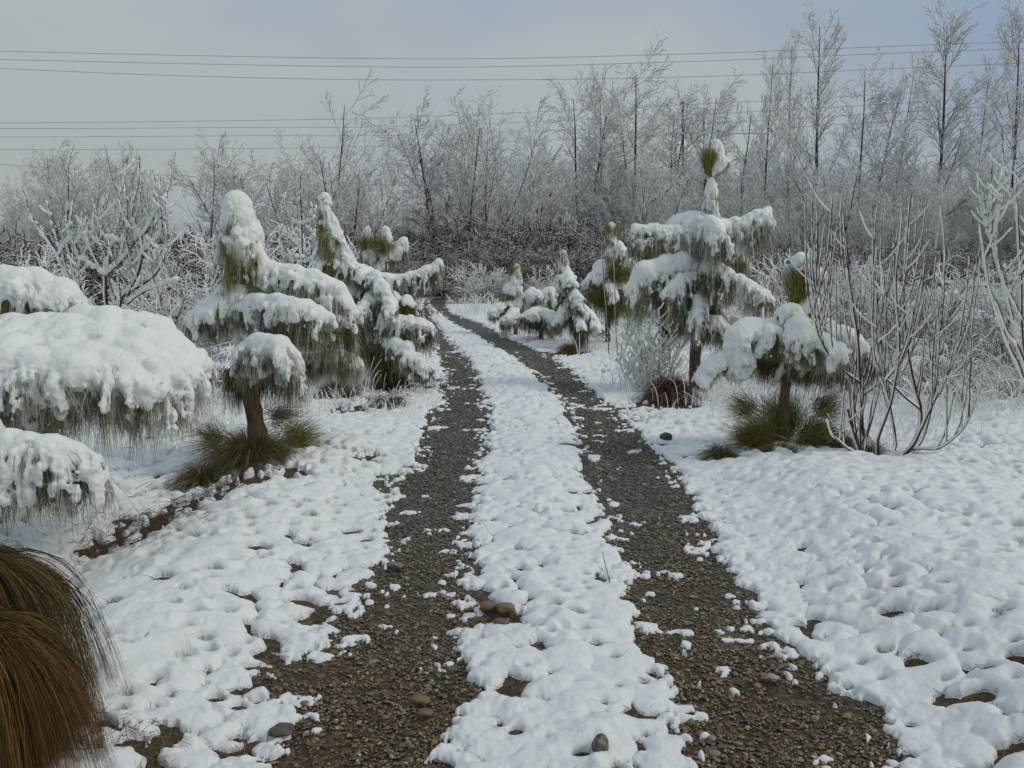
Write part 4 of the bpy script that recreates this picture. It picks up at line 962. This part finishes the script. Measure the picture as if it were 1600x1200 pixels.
sapling('sapling_bush', 'tall open bush of dark upright stems beaded with snow, right of the umbrella pine', 'sapling bush', (1395, 735), 6.9, [
    dict(p=[(1375, 735), (1352, 695), (1345, 600), (1340, 520), (1325, 420), (1318, 330)], r=.016, t=.3),
    dict(p=[(1392, 738), (1425, 700), (1440, 650, .1), (1425, 580, .1), (1415, 480, .1), (1420, 370, .1), (1425, 300, .1)], r=.017, t=.25),
    dict(p=[(1380, 733, .05), (1362, 690, .1), (1338, 650, .15), (1330, 600, .2), (1300, 545, .2), (1270, 470, .2), (1262, 380, .2)], r=.013, t=.3),
    dict(p=[(1402, 732), (1432, 690, -.1), (1455, 640, -.15), (1490, 560, -.2), (1505, 480, -.2), (1515, 400, -.2)], r=.013, t=.25),
    dict(p=[(1425, 702, 0), (1470, 698, -.1), (1508, 665, -.15), (1528, 615, -.2), (1535, 588, -.2)], r=.008, t=.35, root=False),
    dict(p=[(1368, 730, -.1), (1330, 705, -.2), (1300, 680, -.25), (1290, 655, -.25)], r=.007, t=.4),
    dict(p=[(1378, 735, -.1), (1372, 690, -.2), (1395, 620, -.25), (1405, 540, -.25), (1400, 440, -.25), (1410, 330, -.25)], r=.012, t=.3),
    dict(p=[(1388, 735, .1), (1400, 690, .25), (1385, 600, .3), (1375, 500, .35), (1368, 400, .35), (1372, 320, .35)], r=.012, t=.25),
    dict(p=[(1352, 725, -.05), (1338, 680, -.1), (1325, 640, -.1)], r=.014, t=.8),
    dict(p=[(1398, 735, .05), (1440, 690, .2), (1462, 600, .25), (1470, 500, .3), (1478, 400, .3), (1470, 320, .3)], r=.011, t=.25),
    dict(p=[(1345, 600, 0), (1300, 560, -.1), (1275, 500, -.15), (1282, 420, -.15), (1290, 350, -.15)], r=.009, t=.3, root=False),
    dict(p=[(1345, 620, 0), (1390, 590, -.1), (1420, 545, -.15), (1440, 480, -.15)], r=.008, t=.4, root=False),
    dict(p=[(1438, 640, .1), (1400, 610, .0), (1370, 570, -.1), (1362, 490, -.1), (1358, 400, -.1)], r=.008, t=.3, root=False)],
    100, .0112, seed=4, sh_len=(60, 185), sub=40, sh_up=1.25, sh_out=.5, sh_max=.72)
sapling('branching_tree', 'small forked tree with thick snow along each branch, behind the snow blanketed pine', 'small tree', (190, 600), 8.6, [
    dict(p=[(190, 640), (182, 540), (168, 480), (165, 430), (168, 400)], r=.02, t=.5),
    dict(p=[(166, 432), (140, 415), (120, 395), (114, 382)], r=.011, t=.5, root=False), dict(p=[(166, 430), (185, 412), (202, 394)], r=.01, t=.5, root=False),
    dict(p=[(185, 520), (190, 468), (215, 450), (245, 428), (258, 400), (266, 366)], r=.016, t=.35, root=False),
    dict(p=[(200, 462), (215, 430), (222, 395), (220, 368), (200, 345), (182, 296)], r=.013, t=.35, root=False),
    dict(p=[(222, 370), (240, 340), (262, 308)], r=.008, t=.4, root=False), dict(p=[(222, 395), (245, 375), (268, 332)], r=.009, t=.4, root=False),
    dict(p=[(175, 510), (130, 470), (95, 402), (75, 372), (58, 348)], r=.013, t=.5, root=False), dict(p=[(93, 400), (100, 385), (112, 372)], r=.008, t=.5, root=False),
    dict(p=[(200, 475), (225, 456), (258, 446), (280, 440)], r=.01, t=.5, root=False), dict(p=[(222, 372), (212, 350), (206, 320)], r=.007, t=.5, root=False),
    dict(p=[(168, 425), (175, 385), (186, 378), (160, 370)], r=.007, t=.6, root=False), dict(p=[(150, 480), (120, 440), (104, 370), (100, 345)], r=.008, t=.4, root=False)],
    60, .026, seed=9, sh_len=(30, 90), sub=70)
sapling('sapling', 'young thin tree with paired upcurved snowy branches between the first two masts', 'sapling', (478, 560), 13, [
    dict(p=[(478, 580), (476, 470), (473, 380), (471, 325)], r=.02, t=.3),
    dict(p=[(474, 352), (460, 345), (450, 325)], r=.009, root=False), dict(p=[(473, 350), (485, 345), (494, 336)], r=.009, root=False),
    dict(p=[(475, 405), (450, 398), (434, 372)], r=.01, root=False), dict(p=[(475, 412), (490, 402), (500, 380)], r=.009, root=False),
    dict(p=[(476, 430), (455, 420), (440, 405)], r=.01, root=False)], 26, .03, seed=12, sh_len=(18, 42), sub=30)
sapling('bush', 'pale snow coated bush cut off by the right edge of the photo', 'bush', (1610, 620), 8.8, [
    dict(p=[(1625, 640), (1600, 590), (1570, 520), (1545, 440), (1532, 350)], r=.014, t=.35),
    dict(p=[(1622, 640), (1598, 540), (1595, 440), (1590, 350), (1586, 290)], r=.016, t=.35),
    dict(p=[(1600, 500), (1570, 440), (1545, 350), (1548, 322)], r=.01, root=False), dict(p=[(1620, 520), (1610, 400), (1604, 330)], r=.012),
    dict(p=[(1630, 560), (1580, 480), (1560, 400), (1556, 340)], r=.01)], 30, .022, seed=15, sh_len=(50, 120), sub=50)
sapling('feathery_bush', 'low feathery bush in fine hoar frost at the foot of the tallest pine', 'bush', (1028, 618), 10.6, [
    dict(p=[(1028, 618), (1018, 580), (1005, 550), (990, 520)], r=.009, t=.4), dict(p=[(1028, 618), (1030, 570), (1040, 520), (1042, 495)], r=.008, t=.4),
    dict(p=[(1030, 618), (1050, 580), (1062, 540)], r=.008, t=.4), dict(p=[(1024, 618), (1000, 590), (975, 570), (965, 560)], r=.008, t=.4),
    dict(p=[(1020, 600), (1000, 560), (980, 535), (968, 522)], r=.007, t=.4), dict(p=[(1024, 618), (1005, 612), (985, 600)], r=.007, t=.4)], 70, .017, mat=M_twig, seed=18, sh_len=(25, 60), sh_up=.35, sub=260)
sapling('bare_stalk', 'three thin dark stalks standing before the slim dark green pine', 'stalks', (945, 560), 14.4, [
    dict(p=[(952, 562), (949, 500), (943, 430), (940, 380)], r=.009, t=.5), dict(p=[(966, 560), (962, 500), (960, 430), (958, 395)], r=.008, t=.5),
    dict(p=[(975, 556), (982, 500), (986, 470)], r=.006, t=.5)], 0, .008, seed=20, sh_len=(20, 40))
sapling('bent_stem', 'single reddish bare stem slanting through the field near the right edge', 'bare stem', (1605, 590), 8.0, [
    dict(p=[(1640, 625), (1598, 560), (1575, 520), (1555, 468)], r=.014, t=.5)], 1, .016, seed=23, sh_len=(20, 50))

# ------------------------------------------------------------------ grasses
GC = np.array([(.17, .075, .018), (.11, .045, .012), (.22, .125, .032), (.10, .080, .020), (.07, .030, .010)])
def tussock(label, px, py, Y, h, spread, n, L, W, nn=8, seed=1, cols=GC, name='grass_tussock', frost=0.0, up0=.55, z=None, down=1.0):
    rs = np.random.RandomState(seed); b = at(px, py, Y); b[2] = T(b[0], Y) if z is None else z
    a = rs.uniform(0, 6.28, n); el = rs.uniform(up0, 1.45, n); s = np.linspace(0, 1, nn)[None]
    Ls = L * rs.uniform(.6, 1.1, n); d = np.stack([np.cos(a), np.sin(a)], 1)
    hx = Ls[:, None] * np.cos(el)[:, None] * s * spread; g_ = Ls * down * rs.uniform(.5, 1.1, n)
    zz_ = Ls[:, None] * np.sin(el)[:, None] * s * 1.4 - g_[:, None] * s ** 2 * 1.3
    k_ = h / max(np.percentile(zz_.max(1), 95), 1e-3); zz_ *= k_
    P = np.stack([d[:, :1] * (hx + rs.uniform(0, .25, (n, 1)) * L * spread * .5), d[:, 1:] * (hx + rs.uniform(0, .2, (n, 1)) * L * spread * .5), np.maximum(zz_, -.03 + 0 * zz_)], -1) + rs.normal(size=(n, 1, 3)) * .012
    P += np.cumsum(rs.normal(size=P.shape) * .0012, 1)
    col = cols[rs.randint(0, len(cols), n)] * rs.uniform(.5, 1.4, (n, 1)); fr = ((rs.rand(n) < frost) * rs.uniform(.4, .9, n))[:, None, None]
    cc = np.repeat(col[:, None], nn, 1) * (1 - fr) + np.array([.75, .77, .78]) * fr
    v_, q_, c_ = ribbons(P, np.full(n, W), cc)
    o = mesh(name, v_, q_, M_needle, cols=c_); o.location = b
    return tag(o, label, 'grass')
def curtain(label, pieces, seed, Y, W=.0022, name='grass_tussock'):
    tints = [np.array([.66, .84, .75]), np.array([.78, .78, .66]), np.array([.75, .68, .6])]
    """strands springing from a crest and pouring down to the ground on every side"""
    rs = np.random.RandomState(seed); parts = []; org = at(pieces[0][0], pieces[0][1], Y); org[2] = T(org[0], Y)
    for pi_, (px_, py_, dy, rad_px, L_px, n) in enumerate(pieces):
        c = at(px_, py_, Y + dy); px = Y / F; nn = 11; s = np.linspace(0, 1, nn)[None]
        nh = n // 30; ha = rs.uniform(0, 6.28, nh); hid = rs.randint(0, nh, n); a = ha[hid] + rs.normal(size=n) * .13
        wv = (rs.uniform(.25, 1.12, nh))[hid] * rs.uniform(.93, 1.06, n) * rad_px * px; Lv = (rs.uniform(.85, 1.05, nh))[hid] * rs.uniform(.75, 1.08, n) * L_px * px
        o = (1 - np.exp(-2.2 * s)) / (1 - math.exp(-2.2))
        P = np.stack([c[0] + np.cos(a)[:, None] * wv[:, None] * o, c[1] + np.sin(a)[:, None] * wv[:, None] * o * .8, c[2] + .04 * np.sin(s * 3.1) - Lv[:, None] * s ** 1.7 + rs.normal(size=(n, 1)) * .008], -1)
        stray = rs.rand(n) < .2
        P += np.cumsum(rs.normal(size=P.shape) * np.where(stray, .006, .0022)[:, None, None], 1)
        hof = rs.normal(size=(nh, 1, 3))[hid] * .048 * np.linspace(.35, 1, nn)[None, :, None]; P += hof
        P[..., 2] = np.maximum(P[..., 2], T(c[0], c[1]) + .01)
        col = (GC[rs.randint(0, len(GC), nh)])[hid] * .6 + GC[rs.randint(0, len(GC), n)] * .4; col = col * rs.uniform(.4, 1.6, (n, 1)) * tints[pi_]; nn_t = None
        parts.append(ribbons(P, W * rs.uniform(.6, 1.3, n), np.repeat(col[:, None], nn, 1)))
    v_, q_, c_ = join(parts)
    return tag(mesh(name, v_ - org, q_, M_needle, cols=c_), label, 'grass'), org
o_, org_ = curtain('large drooping brown grass tussock filling the bottom left corner, free of snow', [(-52, 882, .1, 176, 330, 9000), (-72, 985, -.25, 162, 330, 9000), (-46, 1010, -.3, 130, 260, 4000)], 71, 2.75, .0024)
o_.location = org_
GG = np.array([(.11, .10, .03), (.14, .11, .04), (.08, .07, .02), (.16, .12, .05)])
tussock('wide olive brown grass clump around the foot of the umbrella topped trunk', 395, 755, 6.6, .26, 1.1, 7000, .48, .003, seed=31, cols=GG, frost=.03)
tussock('olive brown grass tail spreading left of the grass clump around the umbrella topped trunk', 318, 775, 6.3, .16, 1.1, 2600, .34, .003, seed=32, cols=GG, frost=.06)
tussock('brown grass tuft between the first and second left pines', 530, 628, 10.3, .22, 1.1, 2600, .4, .005, seed=33, cols=GG, frost=.06)
tussock('yellowish grass tuft on the left bank just before the snow laden pine by the track', 610, 640, 9.6, .12, 1.2, 1200, .3, .005, seed=34, cols=GG, frost=.25)
tussock('brown grass tuft left of the small umbrella pine at the edge of the bank', 1125, 722, 7.0, .10, 1.1, 1500, .22, .0035, seed=35, cols=GG, frost=.1)
tussock('straw coloured grass tuft between the umbrella pine and the sapling bush', 1315, 712, 7.15, .14, .9, 1500, .24, .0035, seed=36, cols=GG * 1.4, frost=.15)
tussock('dark brown grass clump at the foot of the tallest pine beside the frosted bush', 1045, 632, 10.1, .28, 1.1, 3200, .46, .005, seed=37, cols=GC * .8, frost=.05)
tussock('small golden grass tuft right of the track below the drooping young pine', 890, 552, 15.2, .16, 1.0, 900, .32, .007, seed=38, cols=GG * 1.2, frost=.05)
tussock('dark grass below the boughs of the left pine nearest the wheel track', 615, 600, 11.0, .22, 1.0, 2400, .42, .005, seed=39, cols=GC * .7, frost=.03)
tussock('thin dry grass at the base of the sapling bush stems', 1360, 738, 6.9, .12, 1.2, 500, .24, .003, seed=40, cols=GG * 1.2, frost=.3)
# dry litter, weed stalks and snow bent weeds, too many to count
def litter():
    rs = np.random.RandomState(91); L = []
    def put(cx, cy, sx, sy, n, hmin, hmax, r):
        for _ in range(n):
            g = gnd(cx + rs.normal() * sx, cy + rs.normal() * sy); p = np.array([g[0], g[1], T(g[0], g[1]) + .03]); l = rs.uniform(hmin, hmax); a = rs.uniform(0, 6.28)
            d = np.array([math.cos(a), math.sin(a), rs.uniform(0, .7)]); d /= np.linalg.norm(d)
            e = p + d * l; L.append(resample([p, (p + e) / 2 + np.array([0, 0, l * .03]), e], [r * .7, r * .6, r * .3], 4))
    put(225, 822, 55, 14, 260, .03, .11, .0022); put(160, 858, 26, 8, 90, .03, .09, .002); put(330, 788, 40, 10, 90, .03, .12, .002); put(600, 612, 30, 12, 90, .08, .3, .004)
    put(200, 1120, 60, 40, 0, .04, .12, .002); put(120, 1185, 70, 10, 160, .02, .07, .0016); put(300, 770, 60, 20, 80, .05, .15, .003)
    v_, q_ = tubes(L, 4); return tag(mesh('twig_litter', v_, q_, M_stem), kind='stuff')
litter()
def weeds():
    rs = np.random.RandomState(92); L = []
    for k_ in range(5600):
        Y_ = 8.5 * math.exp(rs.rand() * math.log(50 / 8.5)); c0 = float(mid(np.array([Y_]))[0])
        if rs.rand() < .78: x = c0 + 2.8 + rs.rand() * Y_ * .75
        else: x = c0 - 3.2 - rs.rand() * Y_ * .6
        if x > c0 and Y_ < 9.5: continue
        if vn2(np.array([x / 1.3]), np.array([Y_ / 1.3]), 93)[0] < .34: continue
        z = T(x, Y_); l = rs.uniform(.2, .7); a = rs.uniform(0, 6.28); h_ = l * rs.uniform(.25, .7); dx, dy = math.cos(a) * l, math.sin(a) * l
        pts = [(x, Y_, z), (x + dx * .3, Y_ + dy * .3, z + h_), (x + dx * .75, Y_ + dy * .75, z + h_ * .95), (x + dx, Y_ + dy, z + h_ * rs.uniform(0, .8))]
        L.append(resample(pts, [.009, .008, .007, .005], 8))
    v_, q_ = tubes([(p, r * (1 + .0 * p[0, 1]) * max(1, p[0, 1] / 14)) for p, r in L], 5); return tag(mesh('snow_bent_weeds', v_, q_, M_twig), kind='stuff')
weeds()
def verge():
    rs = np.random.RandomState(95); L = []
    for (cx, cy, sx, sy, n_, hmin, hmax) in ((575, 585, 25, 18, 150, .15, .45), (520, 610, 30, 14, 120, .1, .3), (620, 640, 30, 14, 90, .06, .2), (1010, 600, 30, 16, 150, .12, .4), (1120, 610, 40, 20, 220, .12, .45), (1160, 640, 30, 10, 70, .08, .2), (1340, 615, 45, 16, 300, .12, .4),
            (1420, 640, 70, 26, 380, .12, .45), (1540, 620, 60, 24, 320, .15, .5), (990, 550, 40, 12, 120, .2, .5), (760, 490, 24, 4, 110, .2, .6), (300, 640, 60, 20, 160, .08, .25), (480, 640, 30, 14, 90, .06, .2), (1230, 585, 60, 20, 200, .15, .5)):
        for _ in range(n_):
            g = gnd(cx + rs.normal() * sx, cy + rs.normal() * sy); l = rs.uniform(hmin, hmax); a = rs.uniform(0, 6.28); z = T(g[0], g[1]) + .02; o = rs.uniform(.2, .9)
            pts = [(g[0], g[1], z), (g[0] + math.cos(a) * l * o * .35, g[1] + math.sin(a) * l * o * .35, z + l * .6), (g[0] + math.cos(a) * l * o, g[1] + math.sin(a) * l * o, z + l * rs.uniform(.75, 1.15))]
            r_ = .0006 * g[1] ** .85; L.append(resample(pts, [r_, r_ * .9, r_ * .6], 6))
    v_, q_ = tubes(L, 4); return tag(mesh('snowy_weeds', v_, q_, M_twig), kind='stuff')
verge()
def stalk(label, pts, r, name='dry_stalk'):
    P, R = resample(pts, [r, r * .8, r * .5], 14); b = P[0].copy(); v_, q_ = tubes([(P, R)], 5); o = mesh(name, v_ - b, q_, M_stem); o.location = b; return tag(o, label, 'stalk')
g = gnd(955, 920); stalk('single dark stalk leaning from the centre snow strip', [g + np.array([0, 0, .0]), at(948, 890, g[1]), at(941, 862, g[1])], .0028)
g = gnd(620, 1058); g2 = gnd(672, 1046); stalk('straw coloured stick lying across the left wheel track', [g + np.array([0, 0, .02]), (g + g2) / 2 + np.array([0, 0, .03]), g2 + np.array([0, 0, .022])], .0028)

# ------------------------------------------------------------------ dry stone walls, power poles, wires
def stone_wall(label, x0, x1, Y0, Y1, H, seed, size=.22, snowcap=True):
    rs = np.random.RandomState(seed); ln = math.hypot(x1 - x0, Y1 - Y0); nr = int(H / (size * .55)); P, S, cc = [], [], []
    for r_ in range(nr):
        k_ = int(ln / size)
        for j in range(k_):
            t = (j + .5 * (r_ % 2) + rs.uniform(-.15, .15)) / k_; x = x0 + (x1 - x0) * t; y = Y0 + (Y1 - Y0) * t
            P.append((x, y + rs.uniform(-.04, .04), T(x, y) + (r_ + .5) * size * .55)); S.append((size * rs.uniform(.5, .7), size * .8, size * rs.uniform(.26, .34)))
            cc.append(np.array([(.12, .085, .055), (.08, .06, .045), (.15, .12, .09)][rs.randint(3)]) * rs.uniform(.6, 1.1))
    P = np.array(P); b = np.array([(x0 + x1) / 2, (Y0 + Y1) / 2, T((x0 + x1) / 2, (Y0 + Y1) / 2)]); t_ = tag(empty('stone_wall', tuple(b)), label, 'wall')
    base_ = np.sign(IC2) * np.abs(IC2) ** .6
    rs2 = np.random.RandomState(seed); m_ = len(P); S = np.array(S); bb = base_[None] * (1 + rs2.uniform(-.12, .12, (m_, len(base_), 1))) * S[:, None] + P[:, None] - b
    f_ = (IF2[None] + (np.arange(m_) * len(base_))[:, None, None]).reshape(-1, 3); c_ = np.repeat(np.array(cc)[:, None], len(base_), 1).reshape(-1, 3)
    mesh('stones', bb.reshape(-1, 3), f_, M_pebble, t_, cols=c_)
    if snowcap:
        k_ = int(ln / .12); L = np.array([((x0 + (x1 - x0) * i / k_), Y0 + (Y1 - Y0) * i / k_, T(x0, Y0) + nr * size * .55 + .02 + .04 * rs.normal()) for i in range(k_ + 1)])
        v_, q_ = tubes([(L, .12 + .04 * rs.rand(len(L)))], 8); mesh('snow', v_, q_, M_snow, t_, origin=b)
stone_wall('brown dry stone wall behind the far end of the track', at(640, 470, 37)[0], at(768, 470, 37)[0], 37, 37.5, .95, 5)
stone_wall('long low snow capped stone wall across the back of the right field', at(1180, 445, 47)[0], at(1760, 445, 50)[0], 47, 50, .55, 6, size=.3)
M_wire = mat_bark('wire', (.10, .10, .11), (.12, .12, .13))
def wire(label, pts, Y):
    P0 = [at(x, y, Y) for x, y in pts]; P, R = resample(P0, np.full(len(P0), .0105), 40); b = P[0].copy()
    v_, q_ = tubes([(P, R)], 5); o = mesh('power_line', v_ - b, q_, M_wire); o.location = b; tag(o, label, 'power line', 'power lines strung across the sky')
wire('highest of the three upper wires crossing the whole sky', [(-400, 68), (0, 80), (640, 92), (1050, 85), (1400, 72), (1640, 63), (2000, 45)], 48)
wire('middle one of the three upper wires crossing the whole sky', [(-400, 82), (0, 93), (640, 105), (1050, 97), (1400, 83), (1640, 74), (2000, 56)], 48)
wire('lowest of the three upper wires crossing the whole sky', [(-400, 90), (0, 107), (300, 119), (640, 125), (1050, 121), (1400, 107), (1640, 96), (2000, 76)], 48)
wire('highest of the four lower wires, just above the tree tops', [(-400, 188), (0, 192), (400, 188), (640, 183), (1067, 164), (1600, 135), (2000, 110)], 57)
wire('second highest of the four lower wires near the tree tops', [(-400, 198), (0, 201), (400, 199), (640, 197), (1067, 180), (1600, 150), (2000, 124)], 57)
wire('third of the four lower wires counting downward near the tree tops', [(-400, 212), (0, 214), (400, 212), (640, 211), (1067, 195), (1600, 163), (2000, 136)], 57)
wire('lowest of the four lower wires near the tree tops', [(-400, 234), (0, 234), (400, 232), (640, 227), (1067, 209), (1600, 176), (2000, 148)], 57)
wire('single low wire running through the bushy tree tops on the left', [(-300, 238), (0, 257), (320, 277), (600, 289), (800, 292)], 44)
def power_pole(label, px_, top, Y, arms, r=.06):
    b = at(px_, 450, Y); b[2] = T(b[0], Y); t_ = tag(empty('power_pole', tuple(b)), label, 'power pole'); tp = at(px_, top, Y)
    v_, q_ = tubes([(np.linspace(b - [0, 0, .1], tp, 8), np.linspace(r * 1.3, r, 8))], 10); mesh('pole', v_, q_, M_trunk, t_, origin=b)
    for (xa, xb, ya) in arms:
        A = at(xa, ya, Y - .15); B = at(xb, ya, Y - .15); z0_, z1_ = A[2] - .025, A[2] + .025
        vv = np.array([(x, y, z) for x in (A[0], B[0]) for y in (Y - .21, Y - .09) for z in (z0_, z1_)]) ; ff = np.array([(0, 1, 3, 2), (4, 6, 7, 5), (0, 4, 5, 1), (2, 3, 7, 6), (0, 2, 6, 4), (1, 5, 7, 3)])
        ca = mesh('crossarm', vv, ff, M_twig, t_, smooth=False, origin=b)
        L = np.linspace([A[0], Y - .15, z1_ - .02], [B[0], Y - .15, z1_ - .02], 40); L[:, 2] += .012 * RS.normal(size=40)
        v_, q_ = tubes([(L, .045 + .02 * RS.rand(40))], 7); mesh('snow', v_, q_, M_snow, ca, origin=b)
        for xk in np.linspace(A[0] + .15, B[0] - .15, 3):
            I = np.array([(xk, Y - .15, z1_ + q) for q in (0, .06, .07, .12, .13, .18, .2)]); v_, q_ = tubes([(I, np.array([.02, .02, .06, .06, .045, .045, .01]))], 8); mesh('insulator', v_, q_, M_wire, ca, origin=b)
power_pole('wooden power pole with long snowy crossarm rising behind the tallest pine', 1067, 158, 57, [(1034, 1210, 208)])
